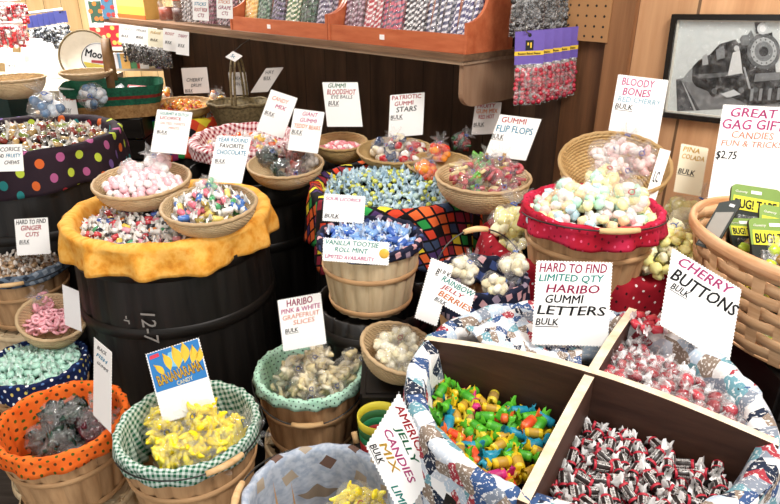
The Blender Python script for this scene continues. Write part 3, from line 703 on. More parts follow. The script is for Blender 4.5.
# orange cloth barrel: taffy of many colours in white waxed paper
cols = [('white', '#efece6', 4), ('red', '#c8424a', 2), ('blue', '#4a62a8', 1), ('green', '#4a9a6a', 1), ('yellow', '#e8c85a', 1.2), ('black', '#2a2830', 1.2), ('pink', '#e8a0b0', 1.4), ('orange', '#e08a4a', .8)]
items = []
for nm, c, w in cols: items.append((pw('taffy', c, '#f2f0ec', .022, .0085, .012, .012), '%s taffy in white waxed paper in the orange cloth barrel' % nm, w))
heap(B_OR.x, B_OR.y, .925, .248, .248, .035, .0265, 1, items, 'taffy', 'candy', 'mixed taffy in the orange cloth barrel', seed=3, tilt=.6, test=lambda x, y: y < B_OR.y+.16, cap=280)
heap(B_OR.x, B_OR.y, .903, .245, .245, .035, .030, 1, items, 'taffy', 'candy', 'mixed taffy in the orange cloth barrel', seed=4, tilt=.6, test=lambda x, y: y < B_OR.y+.0, cap=120)
# blue barrel
BF_ = film('#9cc8e8', .35); bl = [(MB.mesh(twist_mb(.02, .0085, .013, .014, blob=True), 'sour_candy', [gummy('#c8cc5c'), solid('#b8d4e4', .3)]), 'yellow ball candy twisted in clear blue film', 1),
      (MB.mesh(twist_mb(.022, .0095, .014, .014, blob=True), 'sour_candy', [gummy('#b4ccc8'), solid('#c0d8e6', .3)]), 'pale blue candy twisted in blue film', 1.0)]
heap(B_BL.x, B_BL.y, .935, .242, .242, .05, .030, 1, bl, 'sour_candy', 'candy', 'blue wrapped candy in the diamond cloth barrel', seed=5, tilt=.7, cap=260)
heap(B_BL.x, B_BL.y, .915, .24, .24, .05, .032, 1, bl, 'sour_candy', 'candy', 'blue wrapped candy in the diamond cloth barrel', seed=6, tilt=.7, test=lambda x, y: y < B_BL.y-.1, cap=40)
# vanilla mints
vm = [(pw('mint_roll', '#7fa8dc', '#cfe0f4', .03, .0085, .012, .012), 'blue and white wrapped mint roll in the small navy lined basket', 1), (pw('mint_roll', '#3f66b4', '#dfe8f6', .03, .0085, .012, .012), 'deep blue wrapped mint roll in the small navy lined basket', .6)]
heap(P_V.x, P_V.y, .955, .115, .115, .02, .027, 2, vm, 'mint_roll', 'candy', 'wrapped mint rolls on the short keg', seed=7, tilt=.5)
# ginger
gi = [(pw('ginger_chew', '#a88a6a', '#d8ccc0', .02, .0085, .012, .011), 'tan ginger chew in pale paper in the grey blue lined basket', 1), (pw('ginger_chew', '#8a6f58', '#e8e0d8', .02, .0085, .012, .011), 'brown ginger chew in pale paper in the grey blue lined basket', 1)]
heap(P_N.x, P_N.y, .715, .125, .125, .03, .024, 2, gi, 'ginger_chew', 'candy', 'ginger chews in the left basket', seed=8, tilt=.6)
# mint
mi = [(pw('mint_candy', '#b8e2d0', '#dcf2e8', .02, .010, .013, .011), 'pale green wrapped mint in the dark blue lined basket', 1)]
heap(P_P.x, P_P.y, .585, .115, .115, .03, .024, 2, mi, 'mint_candy', 'candy', 'pale mints in the dark blue lined basket', seed=9, tilt=.6)
# pink rings in tilted bowl, eyeball bowl
PK = [(lump('gummy_ring', 'ring', gummy('#f8b8c2'), .012), 'pink gummy ring in the tilted wicker bowl', 1)]
heap(A8.x-.0, A8.y, .665, r8*.78, r8*.7, .03, .019, 2, PK, 'gummy_ring', 'candy', 'pink rings in the tilted wicker bowl', seed=10, tilt=.9)
PK2 = [(lump('gummy_eye', 'ball', gummy('#e08890'), .011), 'pink gummy ball in the bowl under the eyeball card', 1), (lump('gummy_eye', 'ball', gummy('#f0dada'), .011), 'white gummy ball in the bowl under the eyeball card', .7)]
heap(A4.x, A4.y, .965, r4*.82, r4*.8, .02, .02, 2, PK2, 'gummy_ball', 'candy', 'gummy balls under the eyeball card', seed=11)
# pink and white balls
PW = [(lump('candy_ball', 'ball', gummy('#f4c4cc'), .012), 'pink candy ball in the bowl on the orange cloth barrel', 1), (lump('candy_ball', 'ball', gummy('#f4f0ee'), .012), 'white candy ball in the bowl on the orange cloth barrel', 1.2)]
heap(A1.x, A1.y-.005, 1.025, r1*.82, r1*.78, .035, .023, 2, PW, 'candy_ball', 'candy', 'pink and white balls in the left wicker bowl', seed=12)
# chew bowl
CB = [(pw('fruit_chew', c, '#f4f4f0', .03, .009, .013, .012), '%s fruit chew in the bowl under the chocolate card' % n, 1) for n, c in (('green', '#4aa86a'), ('white', '#f0ecea'), ('pink', '#e8788a'), ('yellow', '#ead47a'), ('blue', '#4a78c0'))]
heap(A2.x, A2.y-.005, 1.012, r2*.78, r2*.76, .045, .030, 2, CB, 'fruit_chew', 'candy', 'fruit chews in the bowl under the chocolate card', seed=13, tilt=.7)
# gingham basket behind
GB = [(pw('wrapped_sweet', c, '#f2ecec', .03, .011, .014, .012), '%s wrapped sweet in the gingham edged basket' % n, 1) for n, c in (('white', '#f4eeee'), ('orange', '#e0622c'), ('pink', '#ee9aa0'), ('yellow', '#ecc860'))]
heap(GC.x, GC.y, .955, .165, .165, .03, .034, 2, GB, 'wrapped_sweet', 'candy', 'wrapped sweets in the gingham edged basket', seed=14, tilt=.7)
# orange wrapped
OB_ = [(pw('toffee', c, '#f0d8b0', .024, .010, .013, .012, filmend=True), '%s toffee in the shallow basket on the back barrel' % n, 1) for n, c in (('orange', '#e0822c'), ('golden', '#e0a83c'), ('red', '#b8322c'))]
heap(A10.x, A10.y, .995, r10*.85, r10*.8, .03, .027, 2, OB_, 'toffee', 'candy', 'toffees on the back barrel', seed=15, tilt=.7)
CH = [(pw('wrapped_drop', c, '#f4ece8', .024, .010, .013, .012), '%s wrapped drop in the check cloth barrel' % n, 1) for n, c in (('orange', '#e89a5a'), ('white', '#f0e6e0'), ('red', '#c8524a'), ('yellow', '#e8cc70'))]
heap(B_CH.x, B_CH.y-.0, .94, .235, .235, .03, .033, 1, CH, 'wrapped_drop', 'candy', 'wrapped drops in the check cloth barrel', seed=16, tilt=.7, test=lambda x, y: y < B_CH.y+.12)
# polka barrel
PO = [(pw('licorice_piece', c, '#e8e4dc', .03, .011, .015, .014, filmend=(k > 1)), '%s piece in the polka dot barrel at the left edge' % n, 1) for k, (n, c) in enumerate((('tan', '#c0a06a'), ('white', '#eeeae4'), ('brown red', '#8a3a30'), ('dark', '#2a2422'), ('green', '#8a9a4a')))]
heap(B_PO.x, B_PO.y, 1.045, .275, .275, .04, .036, 1, PO, 'licorice_piece', 'candy', 'mixed pieces in the polka dot barrel', seed=17, tilt=.7, test=lambda x, y: y < B_PO.y+.22)
# pastel candy on bushel
PA = [(lump('pastel_candy', 'chunk', gummy(c), .014), '%s pastel candy heaped in the red edged bushel' % n, w) for n, c, w in (('white', '#f6f2ea', 2), ('mint', '#b8e4cc', 1), ('peach', '#f2cfa4', 1), ('blue', '#bcdce8', .7), ('lemon', '#f4efb4', 1), ('pink', '#f6c8c8', .5))]
heap(P_B.x, P_B.y, 1.075, .15, .15, .065, .026, 2, PA, 'pastel_candy', 'candy', 'pastel candy in the red edged bushel', seed=18, tilt=1.5, jit=.4)
# yellow chips on the bandana barrel
YC = [(lump('lemon_chew', 'chunk', gummy('#f4eda6'), .013), 'pale yellow candy on the red bandana barrel', 1.4), (lump('lemon_chew', 'chunk', gummy('#f8f4d0'), .013), 'creamy white candy on the red bandana barrel', 1)]
heap(B_RD.x, B_RD.y, .94, .24, .24, .045, .027, 1, YC, 'lemon_chew', 'candy', 'pale yellow candy on the bandana barrel', seed=19, tilt=1.5, test=lambda x, y: (x-P_B.x)**2+(y-P_B.y)**2 > .150**2 and y < B_RD.y+.2, cap=280)
# ---- compartment barrel
E1 = Vector((.867, -.5)); E2 = Vector((.5, .867))
def quad(s1, s2, m=.026):
    def f(x, y):
        p = Vector((x-QC.x, y-QC.y)); return s1*p.dot(E1) > m and s2*p.dot(E2) > m
    return f
# fruit chews: body + two twisted ends
def chew(nm, c, c2, name='chew_log', L=.032, R=.0086):
    m = solid(c, .38, 0, .5, .18); m2 = solid(c, .4, 0, .4, .2)
    o = thing(name, '%s chew log in the front left compartment' % nm, 'candy', group='chew logs in the front left compartment')
    mb = MB(); mb.M = Matrix.Rotation(PI/2, 4, 'Y')
    mb.lathe([(.0001, -L/2), (R*.75, -L/2), (R, -L/2+R*.2), (R*1.02, 0), (R, L/2-R*.2), (R*.75, L/2), (.0001, L/2)], 14); part('wrapped_body', mb, m, o)
    for s in (-1, 1):
        e = MB(); e.M = Matrix.Rotation(PI/2, 4, 'Y'); end_into(e, s, L, R, R*1.6, R*1.5, 0); part('twisted_end', e, m2, o)
    b_ = MB(); b_.M = Matrix.Rotation(PI/2, 4, 'Y')
    b_.lathe([(R*1.015, -L*.27), (R*1.04, -L*.26), (R*1.04, L*.26), (R*1.015, L*.27)], 14); part('label_band', b_, solid(c2, .5), o)
    return o
CL = [(chew('yellow', '#e6c41e', '#b8902c'), 'yellow chew log in the front left compartment', 2.2), (chew('green', '#5cb82c', '#3f9a24'), 'green chew log in the front left compartment', 3), (chew('blue', '#1f93b0', '#15809c'), 'blue chew log in the front left compartment', 1),
      (chew('orange', '#ea6a2c', '#d8481f'), 'orange chew log in the front left compartment', .7), (chew('pink', '#cc2a78', '#b01f68'), 'pink chew log in the front left compartment', .5), (chew('gold', '#dcc838', '#9a7a3a'), 'gold and brown chew log in the front left compartment', 1.6)]
for i, it in enumerate(CL): it[0].location = (QC.x-.2+.03*i, QC.y-.02-.012*i, .835)
heap(QC.x, QC.y, .905, .243, .243, .0, .0262, 1, CL, 'chew_log', 'candy', 'chew logs in the front left compartment', test=quad(-1, -1, .022), seed=20, tilt=.35)
heap(QC.x, QC.y, .887, .28, .28, .0, .030, 1, CL, 'chew_log', 'candy', 'chew logs in the front left compartment', test=quad(-1, -1), seed=21, tilt=.45)
# chocolate rolls: dark wrapper, red bands, white ends, white lettering
def roll():
    L, R = .030, .0080; g = 'chocolate rolls in the front right compartment'
    o = thing('chocolate_roll', 'brown chocolate roll with red bands and white twisted ends in the front right compartment', 'candy', group=g)
    mb = MB(); mb.M = Matrix.Rotation(PI/2, 4, 'Y')
    mb.lathe([(.0001, -L/2), (R*.8, -L/2), (R, -L/2+R*.2), (R, L/2-R*.2), (R*.8, L/2), (.0001, L/2)], 16); part('wrapper', mb, solid('#241917', .35, 0, .5), o)
    for s in (-1, 1):
        e = MB(); e.M = Matrix.Rotation(PI/2, 4, 'Y'); z = s*(L/2-R*.35)
        e.lathe([(R*1.01, z-R*.25), (R*1.05, z-R*.2), (R*1.05, z+R*.2), (R*1.01, z+R*.25)], 16); part('red_band', e, solid('#b8283a', .4), o)
        e = MB(); e.M = Matrix.Rotation(PI/2, 4, 'Y'); end_into(e, s, L, R, R*1.6, R*1.6, 0); part('twisted_end', e, solid('#f2f0ee', .45), o)
    me0 = textmesh('TOOTSIE ROLL', 1, 0, .02, ext=.01); xs = [v.co.x for v in me0.vertices]; x0, x1 = min(xs), max(xs)
    for k in range(4):
        me = me0.copy()
        for v in me.vertices:
            th = 2*PI*k/4+(v.co.y-.35)*1.1; rr = R*1.015+(.0002 if v.co.z > 0 else -.0001)
            v.co = ((v.co.x-x0)/(x1-x0)*L*.66-L*.33, rr*math.sin(th), rr*math.cos(th))
        me.materials.clear(); me.materials.append(solid('#e8e4e0', .5, var=0)); link('lettering', me, o)
    return o
TR = roll(); TR.location = (QC.x+.02, QC.y-.15, .84)
lt = 'brown chocolate roll with red bands and white twisted ends in the front right compartment'; gt = 'chocolate rolls in the front right compartment'
heap(QC.x, QC.y, .908, .243, .243, .01, .0255, 1, [(TR, lt)], 'chocolate_roll', 'candy', gt, test=quad(1, -1, .022), seed=22, tilt=.35)
heap(QC.x, QC.y, .890, .28, .28, .01, .030, 1, [(TR, lt)], 'chocolate_roll', 'candy', gt, test=quad(1, -1, .022), seed=23, tilt=.35)
# cherry buttons : red disc in crumpled clear film
def cherry(c, nm):
    o = thing('cherry_button', '%s button candy in clear film in the back right compartment' % nm, 'candy', group='cherry buttons in the back right compartment')
    part('sweet', MB().lathe([(.0001, -.007), (.009, -.0065), (.0135, 0), (.009, .0065), (.0001, .007)], 14), gummy(c, .2), o)
    def mod(th, r, z, k): return r*(1+.25*noise.noise(Vector((math.cos(th)*3, math.sin(th)*3, z*200)))), z
    part('clear_wrapper', MB().lathe([(.0001, -.009), (.012, -.0085), (.0165, 0), (.012, .0085), (.0001, .009)], 16, mod=mod), film('#ffffff', .10), o)
    for s in (-1, 1):
        e = MB(); e.M = Matrix.Rotation(PI/2, 4, 'Y'); end_into(e, s, .028, .012, .013, .014, 0); part('twisted_end', e, film('#ffffff', .5), o)
    return o
ca, cb_ = cherry('#8c1022', 'dark red'), cherry('#b82236', 'bright red'); ca.location = (QC.x+.13, QC.y+.06, .90); cb_.location = (QC.x+.17, QC.y+.03, .90)
heap(QC.x, QC.y, .935, .248, .248, .03, .029, 1, [(ca, ca['label'], 1.3), (cb_, cb_['label'], 1)], 'cherry_button', 'candy', 'cherry buttons in the back right compartment', test=quad(1, 1, .022), seed=24, tilt=.9)
heap(QC.x, QC.y, .915, .275, .275, .02, .034, 1, [(ca, ca['label'], 1.3), (cb_, cb_['label'], 1)], 'cherry_button', 'candy', 'cherry buttons in the back right compartment', test=quad(1, 1, .022), seed=25, tilt=.9)
# bunched sports cloth in the back left compartment
def bun(u, v):
    a = math.radians(72+u*64); r = .06+.185*v; x = r*math.cos(a); y = r*math.sin(a)
    return (x, y, .93+.05*v+.014*noise.noise(Vector((x*22, y*22, 3)))+.008*noise.noise(Vector((x*60, y*60, 1))))
bc = single('bunched_cloth', MB().grid(bun, 40, 30, 0, False, lambda u, v: (u*.35, v*.3)), M_BB, 'bunched up sports print cloth in the back left compartment', 'cloth'); bc.location = (QC.x, QC.y, 0)
bc.modifiers.new('t', 'SOLIDIFY').thickness = .002
# a few candies under the letters card
LT = [(pw('letter_gummy', '#c83a4a', '#f2e6e6', .02, .008, .011, .010), 'red wrapped gummy lying beside the gummy letters card', 1)]
heap(.50, 1.04, .985, .035, .035, .0, .024, 1, LT, 'letter_gummy', 'candy', 'wrapped gummies beside the letters card', seed=26)

# ================================================================ BAGS
def L_(kind, hexs, size, name): return [(lump(name, kind, gummy(h), 1.0), name, size) for h in hexs]
def bags(specs, items, n, size, lab, group, tiec='#2d5fc0', white=False):
    for i, (px, py, z, tx, ty, rz, where) in enumerate(specs):
        c = at(px, py, z=z); bag((c.x, c.y, z-size*.55), size, (tx, ty, rz), items[i % len(items)], n, lab % where if '%s' in lab else lab, tiec, group, seed=100+int(px*3+py), white=white)
# yellow bananas
YB = L_('banana', ['#ffe81c', '#f6dc10', '#ffee50'], .013, 'gummy_banana')
bags([(163, 425, .70, .9, .3, .3, 'front left, beside the card'), (207, 410, .735, .7, -.6, .2, 'back right, below the card'), (185, 440, .70, 1.1, .1, 1.4, 'front, nearest the grip'), (222, 425, .705, .4, .9, .4, 'right, against the cloth'), (180, 412, .70, .2, -.2, 2, 'at the foot of the card')], [YB], 34, .038, 'clear bag of yellow bananas in the green gingham basket, %s', 'bags of yellow bananas', '#24506a')
# dark gummies
DG = L_('slice', ['#0f2a22', '#16382c', '#0a1a16'], .013, 'gummy_fish'); DR = L_('slice', ['#4a1020', '#2a0a14'], .013, 'gummy_fish')
bags([(52, 410, .63, 1.0, .4, .5, 'back left'), (78, 405, .63, .9, -.6, .2, 'back right, behind the card'), (55, 432, .625, 1.1, 1.9, .4, 'front left'), (85, 425, .63, .6, .8, 1.0, 'right, nearest the card'), (70, 420, .64, 1.2, .2, 2.5, 'in the middle')], [DG, DG, DG, DR, DG], 26, .036, 'clear bag of dark gummies in the orange lined basket, %s', 'bags of dark gummies', '#888888')
# slices
SL = L_('slice', ['#f0e2ba', '#e8d6a4', '#f4ead0'], .013, 'gummy_slice')
bags([(292, 362, .68, 1.0, .3, .3, 'left'), (320, 352, .69, .9, -.3, .2, 'back, below the card'), (345, 358, .68, .8, .7, .6, 'right'), (300, 375, .67, 1.1, 1.2, .2, 'front left'), (330, 373, .67, 1.1, -.9, .8, 'front right'), (312, 364, .69, .3, .2, 0, 'middle')], [SL], 26, .036, 'clear bag of pale slices in the mint lined basket, %s', 'bags of pale slices', '#26489c')
# white chunks
WC = L_('chunk', ['#efe6c8', '#e8dcb4', '#f6f0da'], .010, 'popped_chunk')
bags([(385, 352, .79, .9, .8, .2, 'front left'), (405, 335, .80, .7, -.5, .2, 'back right'), (395, 355, .80, 1.3, .2, 1.8, 'front right'), (378, 340, .795, .5, 1.2, .2, 'back left')], [WC], 30, .036, 'clear bag of white chunks in the wicker bowl, %s', 'bags of white chunks', '#a03040')
bags([(460, 268, .985, .5, .3, .2, 'left, with a blue tie'), (513, 266, 1.0, -.1, .1, .2, 'right, with a yellow tie'), (487, 283, .985, 1.2, .9, 1.8, 'in the middle')], [WC], 24, .034, 'clear bag of white puffs in the navy lined basket, %s', 'bags of white puffs', '#2f6ac8')
# wicker bowl 3 dark gummies
bags([(265, 152, 1.02, .8, .6, .2, 'left, dark green')], [DG], 22, .042, 'clear bag in the bowl under the bear card, %s', 'bags in the bowl under the bear card')
bags([(292, 152, 1.03, .3, .1, .4, 'middle, brown')], [L_('slice', ['#5a2a24', '#7a4a3a', '#8a3a30'], .014, 'gummy_bear')], 22, .046, 'clear bag in the bowl under the bear card, %s', 'bags in the bowl under the bear card')
bags([(310, 155, 1.01, 1.0, -.6, 0, 'right, pale')], [L_('chunk', ['#c8c0b8', '#a8a098'], .012, 'gummy_bear')], 18, .036, 'clear bag in the bowl under the bear card, %s', 'bags in the bowl under the bear card')
# patriotic stars
ST = L_('chunk', ['#b8242c', '#efe8e0', '#2a3a5a', '#f0e4c8'], .013, 'gummy_star')
bags([(378, 145, 1.02, .9, .5, .2, 'left'), (398, 142, 1.03, .6, -.4, .2, 'middle'), (416, 146, 1.02, .9, -.9, .2, 'right')], [ST], 18, .042, 'clear bag of red, white and dark stars in a bowl, %s', 'bags of stars')
OG = L_('ball', ['#e0622a', '#f0902c', '#d8381f'], .011, 'gummy_peach')
bags([(424, 168, 1.01, .5, .3, .2, 'front'), (440, 150, 1.02, .4, -.2, .3, 'back')], [OG], 26, .04, 'clear bag of orange gummies right of the star bowl, %s', 'bags of orange gummies')
bags([(458, 140, 1.03, .6, .4, .3, '')], [L_('slice', ['#2a4a2a', '#8a2a24'], .012, 'gummy_mix')], 18, .038, 'clear bag of dark gummies behind the red and green bowl', 'bag behind the bowl')
FG = L_('slice', ['#5fa03c', '#8a2430', '#b8484a', '#a0782c'], .014, 'gummy_sandal'); FR = L_('slice', ['#9a2a38', '#c05a60', '#d8c08a'], .014, 'gummy_sandal')
bags([(458, 168, 1.075, .9, .9, .2, 'at the left'), (478, 163, 1.085, .6, .3, .2, 'left of the middle'), (500, 164, 1.085, .6, -.3, .2, 'right of the middle'), (514, 168, 1.08, .9, -1.1, .2, 'at the right'), (485, 172, 1.08, 1.2, .3, 2.4, 'in front')], [FR, FG, FG, FR, FR], 20, .04, 'clear bag of red and green gummies over the diamond cloth, %s', 'bags of red and green gummies')
BZ = L_('pill', ['#f0d8d4', '#e8b8b4', '#f6ece8'], .011, 'gummy_bone')
bags([(595, 153, 1.19, .6, .6, .2, 'left'), (620, 150, 1.2, .2, .1, .2, 'middle'), (645, 156, 1.19, .6, -.7, .2, 'right'), (610, 163, 1.18, 1.2, .5, .2, 'front')], [BZ], 24, .042, 'clear bag of pinkish bones in the round wicker basket, %s', 'bags of pinkish bones', '#24489c')
bags([(560, 187, 1.14, 1.0, .9, .2, 'left'), (628, 192, 1.15, .8, -.5, .2, 'right, with a red tie'), (600, 178, 1.15, .5, .1, .1, 'back')], [[(n, m, s) for n, m, s in L_('chunk', ['#f6f2ea', '#b8e4cc', '#f2cfa4', '#f4efb4'], .013, 'pastel_gummy')]], 22, .042, 'clear bag of pastel candy in the red edged bushel, %s', 'bags of pastel candy', '#c02038')
bags([(205+0, 185, 1.06, .9, .4, .2, '')], [L_('pill', ['#f0ece8', '#e89aa4', '#6ac08a'], .011, 'gummy_drop')], 18, .036, 'clear bag lying on the bowl under the chocolate card', 'bag on the chew bowl', '#2448b4')
bags([(130, 165, 1.07, 1.2, 1.6, .2, 'left'), (160, 160, 1.08, .7, -.2, .2, 'beside the card')], [L_('ball', ['#f4f2f0', '#f0c8cc'], .012, 'candy_ball')], 22, .04, 'clear bag of white balls on the left wicker bowl, %s', 'bags of white balls', white=True)
# hanging candy bags on yellow barrel
bags([(508, 222, .99, .1, .1, .2, 'left of the bushel'), (668, 235, 1.0, .5, -.3, .2, 'right of the bushel'), (680, 212, 1.02, .3, .5, .2, 'nearest the cream card'), (655, 255, .97, 1.0, -.8, .2, 'lowest on the right')], [L_('chunk', ['#f4eda0', '#f8f4c8'], .014, 'lemon_gummy')], 40, .055, 'clear bag of pale yellow candy on the bandana barrel, %s', 'bags of pale yellow candy')
bags([(350+0, 492, .715, .9, .4, .2, 'left'), (372, 500, .71, .8, -.4, .2, 'right')], [YB], 26, .036, 'clear bag of bananas in the blue floral basket, %s', 'bags of bananas in the bottom basket', '#c02030')
bags([(40, 302, .705, .5, .2, .2, '')], [L_('ring', ['#ee9aa8', '#f4b0bc'], .011, 'pink_gummy')], 22, .036, 'clear bag of pink rings in the tilted bowl', 'bag of pink rings')
bags([(216, 96, 1.01, .8, .4, 0, 'right'), (166, 93, 1.03, .8, -.3, 0, 'left')], [L_('ball', ['#e0a84c', '#d87a2c', '#e8dcc8'], .012, 'toffee_drop')], 14, .045, 'clear bag on the check cloth barrel, %s', 'bags on the check cloth barrel')
bags([(45, 105, 1.2, .4, .3, 0, 'left'), (92, 90, 1.15, 1.2, .9, 0, 'right')], [L_('ball', ['#c4d2de', '#5a7898', '#eef0f2'], .014, 'blue_candy')], 18, .055, 'clear bag of blue and white candy behind the polka dot barrel, %s', 'bags behind the polka dot barrel')

bags([(160, 415, .69, .9, .3, .3, 'lower layer at the left'), (205, 425, .69, .9, -.6, .2, 'lower layer in the middle'), (185, 450, .685, 1.1, .1, 1.4, 'lower layer at the front'), (225, 438, .685, .4, .9, .4, 'lower layer at the right'), (205, 440, .70, 1.2, .6, .4, 'upper layer at the front right')], [YB], 34, .042, 'clear bag of yellow bananas in the green gingham basket, %s', 'bags of yellow bananas', '#c8b820')
bags([(45, 432, .58, .9, .3, .3, 'lower layer at the left'), (80, 438, .58, .9, -.6, .2, 'lower layer at the right'), (62, 450, .575, 1.1, .1, 1.4, 'lower layer at the front')], [DG], 26, .044, 'clear bag of dark gummies in the orange lined basket, %s', 'bags of dark gummies', '#444444')
bags([(285, 378, .62, .9, .3, .3, 'lower layer at the left'), (318, 388, .62, .9, -.6, .2, 'lower layer at the front'), (338, 378, .62, 1.1, .1, 1.4, 'lower layer at the right'), (335, 370, .67, 1.2, .9, 1.4, 'upper layer at the right')], [SL], 30, .044, 'clear bag of pale slices in the mint lined basket, %s', 'bags of pale slices', '#26489c')
bags([(280, 163, 1.0, 1.2, 1.3, .2, 'front left, dark'), (300, 166, 1.0, 1.2, -.9, .2, 'front right, brown')], [DG, L_('slice', ['#5a2a24', '#8a3a30'], .014, 'gummy_bear')], 22, .042, 'clear bag in the bowl under the bear card, %s', 'bags in the bowl under the bear card')
bags([(388, 155, 1.01, 1.2, .9, .2, 'in front'), (408, 156, 1.01, 1.3, -.9, .2, 'front right')], [ST], 18, .038, 'clear bag of red, white and dark stars in a bowl, %s', 'bags of stars')
bags([(465, 178, 1.06, 1.2, .9, .2, 'low at the left'), (503, 178, 1.06, 1.2, -.9, .2, 'low at the right')], [FG, FR], 20, .04, 'clear bag of red and green gummies over the diamond cloth, %s', 'bags of red and green gummies')
bags([(395, 350, .76, 1.2, .9, .2, 'low in the middle'), (412, 350, .775, 1.2, -.9, .2, 'right side')], [WC], 26, .036, 'clear bag of white chunks in the wicker bowl, %s', 'bags of white chunks', '#a03040')
bags([(335, 505, .70, 1.2, .9, .2, 'front left'), (365, 508, .70, 1.2, -.9, .2, 'front right')], [YB], 26, .04, 'clear bag of bananas in the blue floral basket, %s', 'bags of bananas in the bottom basket', '#c02030')

c = at(668, 232, 1.46)
heap(c.x, c.y, .99, .11, .11, .06, .026, 2, [(lump('lemon_chew', 'chunk', gummy('#f8f2a0'), .0135), 'bright yellow candy piled right of the red edged bushel', 1.3), (lump('lemon_chew', 'chunk', gummy('#fbf8d0'), .0135), 'creamy candy piled right of the red edged bushel', 1)], 'lemon_chew', 'candy', 'yellow candy piled right of the bushel', seed=41, tilt=1.5)

bags([(168, 445, .70, .9, .3, .3, 'front left corner'), (188, 448, .695, .9, -.6, 1.2, 'front middle')], [YB], 34, .036, 'clear bag of yellow bananas in the green gingham basket, %s', 'bags of yellow bananas', '#c8b820')
# ================================================================ CARDS
def k(t): return t
card((157, 109), (193, 112), (150, 152), 1.84, [('GOURMET & DUTCH', 't', .1, .8, .05, .07), ('LICORICE', 'r', .12, .6, .15, .07), ('SALTED TWISTS', 'f', .15, .7, .28, .06), ('MINTS', 'f', .4, .3, .38, .06), ('BULK', 'k', .1, .3, .48, .07)], 'white zigzag card in the bowl of pink and white balls')
card((271, 89), (298, 98), (256, 130), 2.25, [('CANDY', 'f', .15, .6, .12, .1), ('MIX', 'p', .35, .4, .28, .1), ('BULK', 'k', .08, .35, .5, .08)], 'tilted white card behind the bear card, over the gingham basket')
card((294, 108), (325, 112), (287, 150), 2.1, [('GIANT', 'p', .3, .5, .05, .1), ('GUMMI', 'p', .25, .55, .2, .1), ('TEDDY BEARS', 'o', .1, .85, .35, .1), ('BULK', 'k', .05, .35, .5, .1)], 'white card reading "GIANT GUMMI TEDDY BEARS" in a wicker bowl')
card((322, 82), (358, 82), (327, 127), 2.42, [('GUMMI', 'g', .15, .5, .03, .1), ('BLOODSHOT', 'r', .1, .8, .16, .12), ('EYE BALLS', 's', .2, .6, .29, .08), ('BULK', 'k', .1, .3, .42, .1)], 'white card reading "GUMMI BLOODSHOT EYE BALLS" by the wall')
card((390, 95), (425, 92), (388, 138), 2.4, [('PATRIOTIC', 'r', .06, .85, .03, .1), ('GUMMI', 'r', .15, .55, .17, .1), ('STARS', 'k', .2, .6, .3, .12), ('BULK', 'k', .05, .35, .48, .1)], 'white card reading "PATRIOTIC GUMMI STARS" by the wall')
card((475, 103), (502, 102), (471, 135), 2.35, [('FRUITY', 'r', .1, .7, .04, .12), ('GUM MIX', 'o', .1, .8, .2, .14), ('RED HOT', 'r', .2, .6, .38, .13), ('BULK', 'k', .05, .4, .62, .12)], 'greyish card standing behind the flip flop candy card', mat=solid('#d9d2cc', .7, var=.05))
card((500, 114), (542, 119), (484, 156), 1.98, [('GUMMI', 'r', .1, .6, .05, .13), ('FLIP FLOPS', 'b', .05, .88, .24, .16), ('BULK', 'k', .0, .3, .46, .12)], 'white card reading "GUMMI FLIP FLOPS" behind the red and green bowl')
card((217, 135), (252, 137), (207, 182), 1.76, [('YEAR ROUND', 'b', .08, .85, .04, .09), ('FAVORITE', 'k', .15, .7, .17, .09), ('CHOCOLATE', 'b', .1, .85, .3, .1), ('BULK', 'k', .1, .3, .5, .08)], 'white card reading "YEAR ROUND FAVORITE CHOCOLATE" in a bowl')
card((324, 193), (366, 196), (322, 221), 1.72, [('SOUR LICORICE', 'p', .05, .85, .12, .12), ('BULK', 'k', .05, .35, .72, .14)], 'small white card on the black diamond cloth')
o, w, h, off = card((323, 237), (390, 242), (322, 261), 1.40, [('VANILLA TOOTSIE', 't', .04, .8, .08, .2), ('ROLL MINT', 't', .18, .5, .36, .2), ('LIMITED AVAILABILITY', 'p', .04, .74, .7, .16)], 'wide white card with a gold disc on the small pale basket')
part('gold_disc', MB().lathe([(.0001, .0012), (w*.07, .0012), (w*.075, .0004)], 20), solid('#e0b040', .35), o, loc=(w*.92+off*.5, h*.5, .0002))
card((277, 300), (321, 292), (283, 352), 1.52, [('HARIBO', 'm', .2, .6, .04, .13), ('PINK & WHITE', 'p', .06, .9, .2, .09), ('GRAPEFRUIT', 'f', .08, .85, .32, .09), ('SLICES', 'f', .3, .5, .44, .09), ('BULK', 'k', .1, .3, .58, .08)], 'white card standing in the bags of pale slices')
card((431, 257), (454, 266), (414, 318), 1.38, [('BULK', 'k', .35, .6, .12, .1)], 'plain white card leaning behind the rainbow card')
card((439, 271), (476, 291), (432, 300), 1.28, [('RAINBOW', 't', .1, .85, .06, .2), ('JELLY', 'r', .12, .6, .32, .2), ('BERRIES', 'o', .1, .88, .56, .2), ('BULK', 'k', .05, .3, .82, .13)], 'white card reading "RAINBOW JELLY BERRIES" over the sports print cloth')
card((536, 260), (613, 262), (531, 345), 1.17, [('HARD TO FIND', 'm', .05, .88, .03, .11), ('LIMITED QTY', 't', .05, .85, .16, .1), ('HARIBO', 'm', .15, .7, .28, .1), ('GUMMI', 'k', .15, .5, .4, .1), ('LETTERS', 'k', .05, .9, .53, .11), ('BULK', 'k', .04, .3, .68, .08)], 'large white card ending in "GUMMI LETTERS" on the compartment barrel')
card((672, 247), (742, 289), (659, 325), 1.14, [('CHERRY', 'p', .1, .75, .04, .13), ('BUTTONS', 'k', .03, .92, .22, .17), ('BULK', 'k', .06, .25, .4, .09)], 'large tilted card reading "CHERRY BUTTONS" in the back right compartment')
